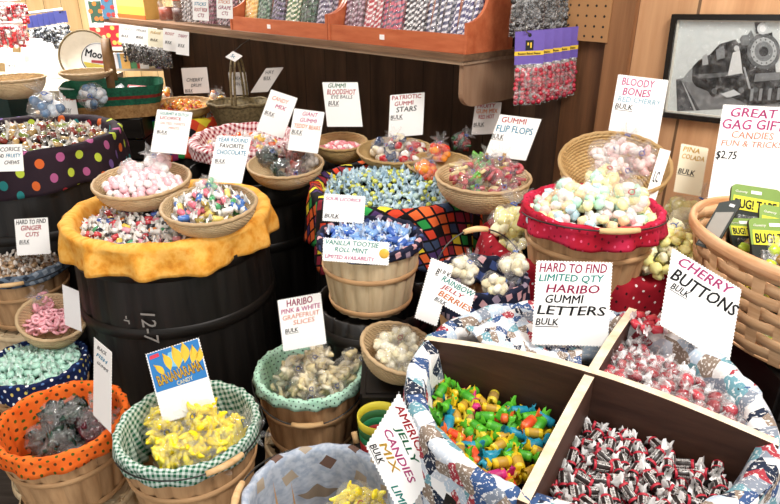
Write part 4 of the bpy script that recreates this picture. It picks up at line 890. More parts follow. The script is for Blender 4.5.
card((618, 74), (669, 80), (606, 142), 1.72, [('BLOODY', 'p', .1, .65, .04, .11), ('BONES', 'p', .15, .55, .18, .11), ('RED CHERRY', 'l', .08, .85, .31, .08), ('BULK', 'k', .05, .35, .42, .08)], 'white card reading "BLOODY BONES" over the framed picture corner')
card((723, 104), (800, 108), (706, 205), 1.47, [('GREAT', 'p', .12, .62, .03, .09), ('GAG GIFTS', 'p', .04, .9, .14, .1), ('CANDIES', 'f', .18, .55, .26, .07), ('FUN & TRICKS', 'f', .06, .8, .35, .06), ('$2.75', 'k', .02, .28, .46, .09)], 'tall white card reading "GREAT GAG GIFTS" at the right edge')
card((681, 143), (709, 148), (673, 192), 1.62, [('PINA', 'y', .1, .6, .05, .1), ('COLADA', 'y', .1, .8, .2, .1), ('BULK', 'k', .05, .6, .5, .11)], 'cream card left of the tall gag gift card', mat=CREAM)
card((14, 219), (48, 217), (17, 256), 1.98, [('HARD TO FIND', 'k', .05, .88, .04, .12), ('GINGER', 'r', .18, .6, .2, .13), ('CUTS', 'r', .3, .4, .38, .12), ('BULK', 'k', .1, .3, .58, .1)], 'white card reading "HARD TO FIND GINGER CUTS" at the left')
card((-16, 145), (22, 144), (-14, 172), 1.86, [('LICORICE', 's', .3, .65, .1, .16), ('AND', 'k', .3, .2, .35, .14), ('FRUITY', 'b', .55, .4, .35, .14), ('CHEWS', 'k', .5, .4, .6, .14)], 'white card hanging on the polka dot cloth at the left edge', zig=False)
card((94, 337), (112, 352), (93, 415), 1.40, [('BLACK', 's', .2, .5, .06, .05), ('FISH', 'b', .15, .6, .16, .05), ('GUMMI', 's', .2, .6, .26, .04)], 'narrow turned card standing in the orange lined basket', tt=(1.42, 1.36, 1.40))
card((62, 284), (79, 291), (65, 325), 1.68, [], 'blank grey card in the tilted bowl of pink rings', mat=solid('#c9c7c6', .7, var=.04))
card((399, 391), (437, 467), (365, 446), .95, [('AMERICAN', 'r', .06, .8, .05, .15), ('JELLY', 'g', .2, .5, .25, .15), ('CANDIES', 'p', .1, .7, .45, .14), ('MIX', 'y', .15, .4, .62, .14), ('BULK', 'k', .05, .25, .8, .12), ('LIME', 't', .6, .3, .78, .13)], 'large white card turned sideways beside the compartment barrel')
card((660, 148), (671, 151), (643, 203), 1.50, [('LC', 'k', .2, .5, .4, .2)], 'narrow slanting card between the bushel and the tan wall')
card((181, 68), (207, 67), (184, 94), 3.2, [('CHERRY', 's', .15, .65, .4, .14), ('DRUM', 's', .3, .4, .62, .13), ('BULK', 'k', .05, .3, .82, .12)], 'grey looking card over the basket of orange toffees', mat=solid('#cfc8c2', .7, var=.05))
card((228, 72), (246, 72), (231, 95), 3.05, [('MIX', 's', .2, .5, .2, .14), ('MINTS', 's', .2, .6, .45, .14)], 'small card behind the handle of the twig basket', mat=solid('#b9b2ac', .7, var=.05))
card((266, 68), (284, 67), (250, 93), 3.0, [('HAY', 's', .2, .5, .1, .16), ('BULK', 'k', .3, .4, .35, .14)], 'slanting card at the right end of the twig basket', mat=solid('#cdc6c0', .7, var=.05))
o, w, h, off = card((233, 51), (243, 56), (225, 57), 2.7, [('5c', 'b', .3, .4, .3, .4)], 'little white tag tilted under the shelf edge')
part('tag_wire', MB().tube([(w*.5, h, 0), (w*.5+.01, h+.05, -.02), (w*.5+.02, h+.09, -.05)], .0012, 5), WIRE, o)
for i, (x0, y0, x1, y1, txt, ink) in enumerate([(119, 24, 134, 42, 'OLD', 'f'), (134, 26, 148, 43, 'STICKS', 's'), (148, 28, 163, 46, 'FUDGE', 'y'), (163, 28, 176, 50, 'ROOT', 'r'), (176, 30, 189, 54, 'TAFFY', 'm')]):
    card((x0, y0), (x1, y0+2), (x0, y1), 3.42-.13*i, [(txt, ink, .15, .7, .15, .13), ('BULK', 'k', .15, .5, .55, .12)], ['white card at the left end of the shelf edge', 'second white card along the shelf edge from the left', 'yellowish card in the middle of the shelf edge row', 'white card beside the rightmost one on the shelf edge', 'rightmost and lowest white card on the left shelf edge'][i], zig=False, mat=CREAM if i == 2 else None)
card((192, -8), (208, -7), (193, 20), 2.95, [('STICKS', 'b', .1, .75, .35, .12), ('ROOT BEER', 'r', .1, .8, .55, .13), ('CTS', 'm', .3, .4, .75, .13)], 'white card on the purple sticks, left of its pair', zig=False)
card((216, -10), (232, -9), (217, 18), 2.85, [('STICKS', 'o', .1, .75, .35, .12), ('GRAPE', 'm', .1, .8, .55, .13), ('CTS', 'm', .3, .4, .75, .13)], 'white card on the purple sticks, right of its pair', zig=False)
for i, (tl, tr, bl, t, lab, txt) in enumerate([((-6, 40), (12, 42), (-5, 62), 3.9, 'white card at the top left, cut by the left edge', 'SOUR'), ((4, 52), (24, 53), (6, 76), 3.6, 'white card standing in the light splint bowl', 'HEARTS'), ((22, 37), (43, 39), (20, 62), 3.8, 'blank white card behind the light splint bowl', ''),
     ((36, 92), (55, 93), (36, 107), 3.0, 'small yellowish card behind the polka dot barrel', 'SALE'), ((58, 87), (74, 89), (65, 128), 2.75, 'long narrow white card over the polka dot barrel', 'TAFFY')]):
    card(tl, tr, bl, t, [(txt, 'f', .15, .7, .2, .12), ('BULK', 'k', .15, .4, .5, .1)] if txt else [], lab, zig=False, mat=CREAM if i == 3 else None)
# banana sign
o, w, h, off = card((145, 354), (199, 337), (163, 424), 1.34, [], 'blue topped card reading "BANANARAMA" with drawn bananas', name='picture_card')
def on(x, y): return (w*x+off*y, h*y)
mb = MB(); P = [on(.03, .44), on(.97, .44), on(.97, .985), on(.03, .985)]; mb.prism(P, .0004, z0=.0003)
part('printed_panel', mb, solid('#2a7cc0', .45), o, False)
mb = MB(); mb.prism([on(.3, .75), on(.5, .70), on(.7, .78), on(.6, .93), on(.4, .92)], .0003, z0=.0007); part('printed_glow', mb, solid('#7fc4e0', .5), o, False)
BY = solid('#f0c43c', .5)
for cx, cy, a, s in ((.17, .72, .5, .8), (.33, .80, .15, 1), (.5, .83, 0, 1.25), (.66, .86, -.15, 1.1), (.80, .80, -.3, 1), (.90, .76, -.5, .9)):
    mb = MB(); c0 = on(cx, cy); pts = []
    for i in range(12):
        q = i/11; pts.append((math.sin(PI*q)*.013*s, (q-.5)*.042*s))
    for i in range(12):
        q = 1-i/11; pts.append((-math.sin(PI*q)*.006*s+.002, (q-.5)*.042*s))
    mb.prism([(c0[0]+x*math.cos(a)-y*math.sin(a), c0[1]+x*math.sin(a)+y*math.cos(a)) for x, y in pts[:-1]], .0003, z0=.001); part('printed_banana', mb, BY, o, False)
fit_text(o, 'BANANARAMA', w*.10+off*.5, h*.53, w*.84, h*.15, '#5a2410', z=.0013, bold=.02, shear=0, rot=.06)
fit_text(o, 'BANANARAMA', w*.11+off*.5, h*.535, w*.82, h*.14, '#f2c636', z=.0017, bold=.008, shear=0, rot=.06)
fit_text(o, 'CANDY', w*.42+off*.5, h*.455, w*.3, h*.06, '#f4ecc8', z=.0013, bold=.01, shear=0, rot=.06)
mb = MB(); mb.prism([on(.06, .90), on(.24, .91), on(.23, .96), on(.07, .95)], .0003, z0=.0008); part('red_badge', mb, solid('#d83a50', .5), o, False)

# ================================================================ SHELF AND ITS BINS
SH = wood('shelf_wood', '#5a4332', '#8a6a50', (2, 30, 30), rough=.5); SH2 = wood('shelf_edge_wood', '#8f755e', '#b59a80', (2, 30, 30), rough=.5)
sh = thing('wall_shelf', 'long brown plank shelf along the dark wall, holding candy sticks', 'shelf', M=Matrix.Translation(WP+Vector((0, 0, 1.322)))@WM)
part('board', wbox(MB(), -3.2, .0, .0, .352, .014, .034), SH, sh, False); part('lower_board', wbox(MB(), -3.2, -.008, .0, .345, 0, .013), SH2, sh, False)
# curved bracket
pts = [(.33, 0), (.33, -.10)]+[(.26+.07*math.cos(a), -.10-.05*math.sin(a)) for a in [PI/2*i/6 for i in range(7)]]+[(.03, -.15), (.0, -.15), (.0, 0)]
mb = MB(); mb.M = Matrix(((0, 0, 1, -.035), (1, 0, 0, 0), (0, 1, 0, 0), (0, 0, 0, 1))); mb.prism(pts, .02)
part('bracket', mb, wood('bracket_wood', '#8a6a52', '#a98a70', (10, 10, 2)), sh, False)
ORB = wood('orange_bin_wood', '#ab5230', '#cc764e', (3, 20, 20), rough=.4, spec=.5)
def binn(s0, s1, label, right_high=False):
    o = thing('stick_bin', label, 'bin', M=Matrix.Translation(WP+WD*s0+Vector((0, 0, 1.3565)))@WM); W = s1-s0
    part('front_lip', wbox(MB(), .004, W-.004, .318, .332, 0, .062), ORB, o, False)
    part('bottom', wbox(MB(), .012, W-.012, .08, .318, 0, .008), ORB, o, False); part('back_panel', wbox(MB(), .012, W-.012, .07, .08, 0, .2), ORB, o, False)
    for s in (0, W-.012):
        hi = .19
        pr = [(.335, 0), (.335, .07)]+[(.335-.11*math.sin(a), .07+.03+(hi-.1)*(1-math.cos(a))) for a in [PI/2*i/8 for i in range(9)]]+[(.07, hi), (.07, 0)]
        mb = MB(); mb.M = Matrix(((0, 0, 1, s), (1, 0, 0, 0), (0, 1, 0, 0), (0, 0, 0, 1))); mb.prism(pr, .012); part('side_panel', mb, ORB, o, False)
    mb = MB(); wbox(mb, W*.42, W*.42+.025, .332, .3335, .022, .04); part('price_sticker', mb, CARD, o, False); return o
binn(-.74, -.005, 'right orange bin of striped candy sticks on the shelf')
binn(-1.50, -.745, 'left orange bin of candy sticks on the shelf')
def stickmat(a, b, turns=45):
    n = NT('striped_stick_'+a[1:]); s = n.n('ShaderNodeSeparateXYZ'); n.put(s.inputs[0], n.coord('Object'))
    an = n.ma('DIVIDE', n.ma('ARCTAN2', s.outputs[1], s.outputs[0]), 2*PI); f = n.ma('FRACT', n.ma('ADD', an, n.ma('MULTIPLY', s.outputs[2], turns)))
    m = n.mix(n.ma('LESS_THAN', f, .42), C(a), C(b)); n.b.inputs['Coat Weight'].default_value = .6; return n.fin(m, .2)
def stick_mesh(m): return MB().lathe([(.0001, 0), (.0062, 0), (.0065, .003), (.0065, .185), (.0062, .188), (.0001, .188)], 10).mesh('candy_stick', [m])
def packs(s0, s1, off, kinds, per, z=1.366, lean=.25, where='right orange bin'):
    n = len(kinds); w = (s1-s0)/n
    for i, (nm, a, b) in enumerate(kinds):
        me = stick_mesh(stickmat(a, b))
        for k_ in range(per):
            for row in range(2):
                s = s0+w*(i+.08+.84*(k_+.5*row)/per); of = off-.022*row
                o = bpy.data.objects.new('candy_stick', me); COL.objects.link(o)
                M = Matrix.Translation(wp(s, of+.03, z))@WM@Matrix.Rotation(lean+rnd.uniform(-.03, .03), 4, 'X')@Matrix.Rotation(rnd.uniform(-.06, .06), 4, 'Y')@Matrix.Rotation(rnd.uniform(0, 6), 4, 'Z')
                o.matrix_world = M; tag(o, '%s candy stick in the %s' % (nm, where), 'candy stick', '%s sticks in the %s' % (nm, where))
        q = MB(); sc_ = s0+w*(i+.5)
        def sl(u, v): 
            a_ = u*2*PI; x, y = sq(a_, w*.47, .024, 4); return (x, y, .2*v)
        q.grid(sl, 32, 6, 0, True)
        f_ = part('clear_sleeve', q, film('#ffffff', .10), None); f_.matrix_world = Matrix.Translation(wp(sc_, off+.018, z))@WM@Matrix.Rotation(lean, 4, 'X')
        tag(f_, 'clear sleeve round the %s sticks in the %s' % (nm, where), 'sleeve', 'clear sleeves')
packs(-.72, -.03, .24, [('purple and brown swirled', '#6a3a4c', '#c8a8b4'), ('red and white', '#b83040', '#f2e4e2'), ('pink and grey', '#d8687c', '#5a4a68'), ('black and white', '#2c2430', '#f0ecec'), ('grey blue and white', '#4a4a68', '#e8e4ea'), ('violet and white', '#3f3a70', '#e8e4ee')], 7, where='right orange bin')
packs(-1.48, -.80, .24, [('pale yellow', '#dca848', '#f0d890'), ('dark green and white', '#1f4a34', '#7a9a80'), ('black and lilac', '#2c2438', '#8a7a9a'), ('green and cream', '#3f6a34', '#f0ecd0'), ('deep green and black', '#1c3a28', '#4a6a50'), ('violet and grey', '#4a3a58', '#c8c0d0')], 7, where='left orange bin')
packs(-2.1, -1.53, .25, [('grey brown', '#4a3a3a', '#b8b0b0'), ('plum', '#5a1f38', '#9a5068'), ('deep purple', '#4a1c34', '#b89aa8')], 6, lean=.1, where='open pack left of the bins')
# things left of the bins
def W2(px, py, off=.2): return wall(px, py, off)
def boxt(px0, px1, py0, pyb, off, depth, mats, label, name, cat, sticker=None):
    s0, s1 = ws(px0, pyb, off), ws(px1, pyb, off); h = max(.05, (wall(px0, py0, off).z-1.357)); 
    o = thing(name, label, cat, M=Matrix.Translation(wp(s0, 0, 1.357))@WM); part('body', wbox(MB(), 0, s1-s0, off-depth, off, 0, h), mats[0], o, False)
    part('printed_front', wbox(MB(), .01, s1-s0-.01, off, off+.001, .01, h*.55), mats[1], o, False); part('flap', wbox(MB(), .0, s1-s0, off, off+.004, h*.0, h*.18), mats[2], o, False); return o
boxt(119, 146, -4, 20, .3, .12, [solid('#d8b060'), solid('#9ab04a'), solid('#e0622c')], 'yellow and green candy box with an orange flap on the shelf', 'candy_box', 'box')
def jar(px, py, r, h, fill, lab, lid):
    c = wall(px, py, .22); o = thing('candy_jar', lab, 'jar', (c.x, c.y, 1.357))
    part('glass', MB().lathe([(.0001, .001), (r, .002), (r, h*.85), (r*.8, h*.93), (r*.8, h)], 20), film('#ffffff', .08, .03), o); part('filling', MB().lathe([(.0001, .004), (r*.93, .004), (r*.93, h*.6), (.0001, h*.63)], 20), solid(fill, .5), o)
    part('lid', MB().lathe([(r*.86, h*.95), (r*.88, h*1.08), (.0001, h*1.09)], 20), solid(lid, .35), o)
jar(168, 18, .05, .12, '#8a3a24', 'short jar of red brown candy on the shelf, left one', '#2f7a5a'); jar(182, 20, .05, .12, '#4a2a22', 'short jar of dark candy on the shelf, right one', '#a8482c')
c = wall(153, 22, .22); cu = thing('stick_cup', 'white cup of tan sticks on the shelf', 'cup', (c.x, c.y, 1.357)); part('cup', MB().lathe([(.0001, .001), (.055, .002), (.062, .05), (.058, .05), (.05, .006), (.0001, .006)], 24), CARD, cu)
me = stick_mesh(solid('#b8a488', .5))
for i in range(16):
    a_ = rnd.uniform(0, 6.28); r_ = .035*math.sqrt(rnd.random()); o = bpy.data.objects.new('tan_stick', me); COL.objects.link(o); o.location = (c.x+r_*math.cos(a_), c.y+r_*math.sin(a_), 1.365); o.rotation_euler = (rnd.uniform(-.12, .12), rnd.uniform(-.12, .12), 0)
    tag(o, 'tan stick in the white cup on the shelf', 'candy stick', 'tan sticks in the white cup')
# hanging grey bags under the left shelf end
def pouch(loc, w, h, head, body, items, n, label, group, rotM, mid=None, logo=None, clear=True):
    """flat hanging bag with a folded card header; local X wide, Z up, origin at the top"""
    o = thing('hanging_bag', label, 'bag', group=group, M=Matrix.Translation(loc)@rotM); hh = h*head
    if hh > 0:
        part('header_card', MB().box((0, .0, -hh/2), (w*1.04, .004, hh)), solid(body, .5), o, False)
        if mid: part('yellow_stripe', MB().box((0, 0, -hh*.66), (w*1.045, .0046, hh*.13)), solid(mid, .5), o, False)
        part('hang_hole', MB().lathe([(.0001, 0), (.006, 0)], 12), BLACK, o, False, loc=(0, .0023, -hh*.12), rot=(-PI/2, 0, 0))
        if logo:
            part('logo_badge', MB().box((0, .0024, -hh*.42), (w*.28, .0006, hh*.3)), solid('#141414', .5), o, False)
            part('logo_mark', MB().box((-w*.05, .003, -hh*.42), (w*.05, .0006, hh*.16)), solid(mid, .5), o, False); part('logo_mark', MB().box((w*.05, .003, -hh*.38), (w*.06, .0006, hh*.08)), solid(mid, .5), o, False)
            t = fit_text(o, 'Boston Baked Beans', -w*.4, 0, w*.8, hh*.07, '#1a1a1a', z=.0004, shear=0); t.matrix_local = Matrix.Translation((0, .0026, -hh*.7))@Matrix(((-1, 0, 0, 0), (0, 0, 1, 0), (0, 1, 0, 0), (0, 0, 0, 1)))
            for m_ in (t,): pass
    def f(u, v):
        a_ = u*2*PI; t_ = v; th = .018*math.sin(PI*min(1, t_*1.02))**.6+.0008; x = w/2*math.cos(a_)*(1+.03*math.sin(t_*9)); y = th*math.sin(a_)
        return (x, y+.003*noise.noise(Vector((x*40, t_*6, 1))), -hh+.004-(h-hh)*t_)
    part('bag_film', MB().grid(f, 28, 12, 0, True), film('#ffffff', .14), o)
    r = random.Random(int(loc.x*1000)); L = max(3, int(w/.0165)); k_ = 0
    z = -h+.014
    while z < -hh-.008 and k_ < n:
        for i in range(L):
            it = r.choice(items); c_ = link(it[1], it[0], o, (-w*.42+w*.84*i/(L-1)+r.uniform(-.003, .003), r.uniform(-.006, .008), z+r.uniform(-.003, .003)), (r.random()*6, r.random()*6, 0)); c_.scale = (it[2],)*3; k_ += 1
        z += .0145
    return o
def face_cam(yaw): return Matrix.Rotation(yaw, 4, 'Z')@Matrix.Rotation(PI, 4, 'Z')  # local +Y towards the camera
BE = L_('ball', ['#b01c34', '#941830', '#c03246'], .0085, 'baked_bean'); GY = L_('ball', ['#3a3634', '#55504c', '#2a2624'], .009, 'dark_candy')
HK = at(530, 31, 1.95)
HW = WP+WD*((HK-WP).dot(WD))
for i in range(5):
    p = HK+Vector((-WN.x, -WN.y, 0))*.055*i
    pouch(p+Vector((0, 0, .0)), .088, .235, .43, '#6a55a8', None or BE, 90 if i < 2 else 60, ['purple headed bag of red beans, frontmost on the lower hook', 'purple headed bag of red beans, second on the lower hook', 'purple headed bag of red beans, third on the lower hook', 'purple headed bag of red beans, fourth on the lower hook', 'purple headed bag of red beans, nearest the pegboard'][i], 'purple headed bags on the lower hook', face_cam(-.05+.08*i)@Matrix.Rotation(.05, 4, 'Y'), '#e8c03c', True)
def hook(p, label):
    q = p.copy(); L = (p-WP).dot(WN); a_ = p+WN*.02; b_ = p-WN*(L-.012)
    single('peg_hook', MB().tube([a_+Vector((0, 0, .018)), a_+Vector((0, 0, -.002)), p+Vector((0, 0, -.008)), b_+Vector((0, 0, -.008))], .0022, 8), solid('#9a9894', .3, .9), label, 'hook')
hook(HK+Vector((0, 0, .0)), 'lower metal peg hook holding the purple headed bags')
HK2 = at(532, -40, 1.95)
for i in range(4):
    p = HK2+Vector((-WN.x, -WN.y, 0))*.075*i
    pouch(p, .11, .235, .0, '#cccccc', GY, 110, ['clear bag of dark candy, frontmost on the upper hook', 'clear bag of dark candy, second on the upper hook', 'clear bag of dark candy, third on the upper hook', 'clear bag of dark candy, last on the upper hook'][i], 'clear bags on the upper hook', face_cam(-.1+.1*i))
hook(HK2, 'upper metal peg hook holding the clear bags of dark candy')
# pegboard
s0, s1 = ws(558, 30, .02), ws(612, 20, .02); z0 = wall(590, 41, .02).z
pbm = NT('pegboard'); sx = pbm.n('ShaderNodeSeparateXYZ'); pbm.put(sx.inputs[0], pbm.coord('Object'))
f1 = pbm.ma('SUBTRACT', pbm.ma('FRACT', pbm.ma('DIVIDE', sx.outputs[0], .032)), .5); f2 = pbm.ma('SUBTRACT', pbm.ma('FRACT', pbm.ma('DIVIDE', sx.outputs[2], .032)), .5)
hole = pbm.ma('LESS_THAN', pbm.ma('ADD', pbm.ma('MULTIPLY', f1, f1), pbm.ma('MULTIPLY', f2, f2)), .016)
pbmat = pbm.fin(pbm.mix(hole, C('#a87a4e'), C('#150e09')), .6)
single('pegboard', wbox(MB(), 0, s1-s0, 0, .006, 0, .65), pbmat, 'tan pegboard panel with rows of holes above the brown board', 'pegboard', smooth=False, M=Matrix.Translation(wp(s0, .03, z0))@WM)
# ================================================================ FRAMED TRAIN PHOTOGRAPH
pl = wall(667, 66, .02); sL = (pl-WP).dot(WD); zt = wall(672, 14, .02).z; zb = wall(662, 117, .02).z
FW, FH = ws(815, 60, .02)-sL, zt-zb
fr = thing('framed_photograph', 'black framed black and white photograph of a steam train', 'picture', M=Matrix.Translation(wp(sL, .004, zb))@WM@Matrix.Rotation(-.035, 4, 'Y')@Matrix.Rotation(-.0, 4, 'X'))
bw = .016
q = MB(); wbox(q, 0, bw, 0, .022, 0, FH); wbox(q, FW-bw, FW, 0, .022, 0, FH); wbox(q, bw, FW-bw, 0, .022, 0, bw); wbox(q, bw, FW-bw, 0, .022, FH-bw, FH)
part('frame', q, solid('#151413', .25, 0, .6), fr, False)
q = MB(); g_ = .005
wbox(q, bw, bw+g_, 0, .012, bw, FH-bw); wbox(q, FW-bw-g_, FW-bw, 0, .012, bw, FH-bw); wbox(q, bw, FW-bw, 0, .012, bw, bw+g_); wbox(q, bw, FW-bw, 0, .012, FH-bw-g_, FH-bw)
part('frame_liner', q, solid('#d8d2c4', .4), fr, False)
part('print', wbox(MB(), bw, FW-bw, .002, .004, bw, FH-bw), solid('#d2d8d6', .5, var=.1), fr, False)
# drawing on the print: x 0..1, y 0..1 (pixel frame of the picture : 672..800 x 15..117)
layer = [0]
def ink(poly, col, name='printed_shape'):
    layer[0] += 1; mb = MB(); mb.M = Matrix(((1, 0, 0, 0), (0, 0, 1, .004+.00012*layer[0]), (0, 1, 0, 0), (0, 0, 0, 1)))
    pts = []
    for x, y in poly:
        wq = wall(x, y, .01); pts.append((min(max((wq-WP).dot(WD)-sL, bw), FW-bw), min(max(wq.z-zb, bw), FH-bw)))
    mb.prism(pts[::-1], .0001); part(name, mb, solid(col, .7, 0, .1, .15), fr, False)
def disc(cx, cy, r, col, name='printed_shape', sx=.92): ink([(cx+r*sx*math.cos(a_), cy+r*math.sin(a_)) for a_ in [2*PI*i/28 for i in range(28)]], col, name)
ink([(677, 80), (690, 78), (730, 100), (806, 100), (806, 112), (677, 112)], '#77797a', 'printed_ground')
ink([(677, 81), (683, 81), (700, 112), (677, 112)], '#45474a', 'printed_ballast'); ink([(683, 83), (684, 83), (696, 112), (694, 112)], '#aeb1b2', 'printed_rail')
ink([(682, 82), (690, 72), (702, 62), (706, 70), (697, 84)], '#8f9494', 'printed_smoke')
ink([(693, 82), (694, 68), (700, 62), (712, 56), (722, 46), (738, 42), (742, 48), (744, 92), (715, 96), (697, 88)], '#161718', 'printed_coach')
ink([(704, 58), (709, 55), (710, 66), (704, 67)], '#a8abab', 'printed_window'); ink([(718, 52), (726, 48), (727, 60), (719, 62)], '#7c7f80', 'printed_window')
ink([(700, 76), (745, 74), (745, 78), (700, 80)], '#5a5c5d', 'printed_running_board')
ink([(738, 47), (775, 36), (778, 92), (742, 94)], '#0f1011', 'printed_boiler')
ink([(742, 42), (745, 38), (750, 38), (754, 33), (757, 40), (752, 48), (744, 48)], '#6f7272', 'printed_dome')
ink([(730, 82), (806, 86), (806, 110), (748, 108), (725, 96)], '#121314', 'printed_frame')
for x in (715, 728, 742, 756): disc(x, 93, 6, '#181919', 'printed_wheel'); disc(x, 93, 3, '#606263', 'printed_hub')
ink([(735, 55), (742, 53), (744, 76), (729, 78)], '#dadcda', 'printed_figure'); disc(739, 51, 3, '#c8caca', 'printed_figure')
disc(766, 55, 18, '#5c5f60', 'printed_smokebox'); disc(766, 55, 14, '#b4b8b8', 'printed_smokebox_ring'); disc(766, 55, 10, '#7c8081', 'printed_smokebox_door'); disc(766, 55, 5, '#2a2b2c', 'printed_number_plate')
for i in range(14): disc(766+12*.92*math.cos(2*PI*i/14), 55+12*math.sin(2*PI*i/14), .8, '#3a3c3d', 'printed_bolt')
ink([(758, 24), (769, 22), (770, 36), (759, 37)], '#4a4c4d', 'printed_lamp_case'); disc(766, 32, 6, '#d4d8d8', 'printed_headlamp'); disc(766, 32, 3.4, '#f2f4f4', 'printed_headlamp_lens')
ink([(757, 77), (784, 76), (786, 84), (755, 85)], '#787b7c', 'printed_buffer_beam'); ink([(745, 70), (747, 70), (752, 92), (750, 92)], '#a4a7a8', 'printed_handrail')
ink([(770, 84), (806, 84), (806, 90), (768, 92)], '#3c3e3f', 'printed_pilot')
for i in range(5): ink([(752+9*i, 92), (755+9*i, 92), (753+9*i, 104), (750+9*i, 104)], '#8a8d8e', 'printed_pilot_bar')
ink([(722, 96), (735, 92), (742, 97), (728, 100)], '#d0d3d3', 'printed_steam')
part('glass', wbox(MB(), bw, FW-bw, .0125, .0135, bw, FH-bw), film('#ffffff', .03, .03), fr, False)
# ================================================================ BUG CANDY PACKETS
GRN = solid('#7c9a4a', .45); YEL = solid('#e2dc3a', .45); DKG = solid('#1c241e', .4)
def packet(px, py, t, rot, label, wdt=.105, hgt=.14):
    c = at(px, py, t); o = thing('candy_packet', label, 'packet', group='bug candy packets in the splint basket', M=Matrix.Translation(c)@rot)
    n = 8; r = .012; P = []
    for cx, cy, a0 in ((wdt/2-r, hgt/2-r, 0), (-wdt/2+r, hgt/2-r, PI/2)):
        P += [(cx+r*math.cos(a0+PI/2*i/n), cy+r*math.sin(a0+PI/2*i/n)) for i in range(n+1)]
    P += [(-wdt/2, -hgt/2), (wdt/2, -hgt/2)]
    part('backing', MB().prism(P, .006, z0=-.006), DKG, o, False)
    part('green_header', MB().prism([p for p in P if p[1] > 0]+[(-wdt/2, hgt*.10), (wdt/2, hgt*.10)], .0008), GRN, o, False)
    part('yellow_panel', MB().prism([(-wdt*.46, hgt*.10), (wdt*.46, hgt*.08), (wdt*.47, hgt*.30), (-wdt*.45, hgt*.32)], .0008, z0=.0008), YEL, o, False)
    fit_text(o, 'BUG! TAPE', -wdt*.42, hgt*.12, wdt*.84, hgt*.15, '#1c1c14', z=.002, bold=.02, shear=0); fit_text(o, 'Gummy', -wdt*.42, hgt*.36, wdt*.25, hgt*.05, '#f0f0e0', z=.0012)
    part('hang_slot', MB().box((0, hgt*.40, .001), (.022, .007, .001)), CARD, o, False)
    part('blister_window', MB().box((0, -hgt*.2, .003), (wdt*.7, hgt*.42, .008)), film('#ffffff', .25), o, False)
    for i in range(3): link('gummy_bug', lump('gummy_bug', 'chunk', gummy(['#b0c83a', '#8a6a30', '#e8e0c0'][i]), .012), o, (-wdt*.22+wdt*.22*i, -hgt*.2+.01*(i % 2), .004))
    return o
CR = Matrix.Rotation(PI/2-PITCH, 4, 'X')
def prot(yaw, pitch, roll): return Matrix.Rotation(yaw, 4, 'Z')@Matrix.Rotation(PI/2-PITCH+pitch, 4, 'X')@Matrix.Rotation(roll, 4, 'Z')
packet(754, 218, 1.34, prot(-.05, -.15, -.14), 'green and yellow packet standing at the back of the splint basket')
packet(785, 240, 1.25, prot(0, -.3, -.2), 'green and yellow packet behind the lowest one in the splint basket')
packet(778, 252, 1.24, prot(.05, -.25, -.05), 'green and yellow packet low in the splint basket, partly cut by the edge')
packet(748, 240, 1.30, prot(.1, -.4, -.08), 'dark packet with a clear window in the splint basket', .07, .10)
def flat_packet(x, y, z, rx, ry, rz, label):
    o = packet(780, 250, 1.25, Matrix.Identity(4), label); o.matrix_world = Matrix.Translation((XC.x+x, XC.y+y, z))@Matrix.Rotation(rz, 4, 'Z')@Matrix.Rotation(rx, 4, 'X')@Matrix.Rotation(ry, 4, 'Y')
for i, (x, y, z, rx, ry, rz) in enumerate([(-.05, -.1, .93, .1, .1, .3), (.06, .02, .932, .15, -.1, 1.2), (-.03, .12, .935, .1, .1, -.4), (-.02, 0, .965, .3, .2, .1), (.05, -.12, .97, .2, -.2, -.8), (.04, .12, 1.0, .4, 0, .2)]):
    flat_packet(x, y, z, rx, ry, rz, 'green and yellow packet lying in the bottom of the splint basket, %s' % ('at its front left', 'at its right', 'at its back left', 'in its middle', 'at its front right', 'propped at its back')[i])
o = thing('candy_packet', 'black edged packet standing on its side at the left of the splint basket', 'packet', M=Matrix.Translation(at(716, 222, 1.30))@prot(-.9, -.2, -.05)); part('backing', MB().prism([(-.012, -.06), (.028, -.06), (.028, .05), (.02, .06), (-.012, .04)], .005), DKG, o, False); part('grey_panel', MB().prism([(-.008, -.055), (.024, -.055), (.024, .03), (-.008, .018)], .001, z0=.005), solid('#9a968e', .5), o, False)
part('hang_slot', MB().box((.014, .042, .0055), (.010, .006, .001)), CARD, o, False)
# ================================================================ FAR LEFT
RB = L_('ball', ['#b8242c', '#8a1c28', '#d8d0cc'], .012, 'red_candy'); BB = L_('ball', ['#22262a', '#c8ccd0', '#3a3f48'], .012, 'licorice_ball')
rod0, rod1 = at(14, 15, 4.3), at(62, 9, 4.3)
single('display_rod', MB().tube([rod0, rod1], .008, 8), solid('#e8e6e2', .3), 'white metal rod carrying blue headed bags at the far left', 'rod')
for i in range(6):
    c = at(32+5.5*i, 16-1*i, 4.3); pouch(c, .085+.0*i, .30, .25, '#4a4f90', BB, 70, ['blue headed bag, first from the left on the white rod', 'blue headed bag, second on the white rod', 'blue headed bag, third on the white rod', 'blue headed bag, fourth on the white rod', 'blue headed bag, fifth on the white rod', 'blue headed bag, last at the right on the white rod'][i], 'blue headed bags on the white rod', face_cam(.9))
rod2 = [at(-10, 2, 3.9), at(20, 0, 3.9)]; single('display_rod', MB().tube(rod2, .008, 8), solid('#c8c6c2', .3, .5), 'thin metal rod carrying red candy bags at the top left corner', 'rod')
rod3 = [at(-10, 24, 3.7), at(22, 22, 3.7)]; single('display_rod', MB().tube(rod3, .008, 8), solid('#c8c6c2', .3, .5), 'thin metal rod carrying the lower red candy bags', 'rod')
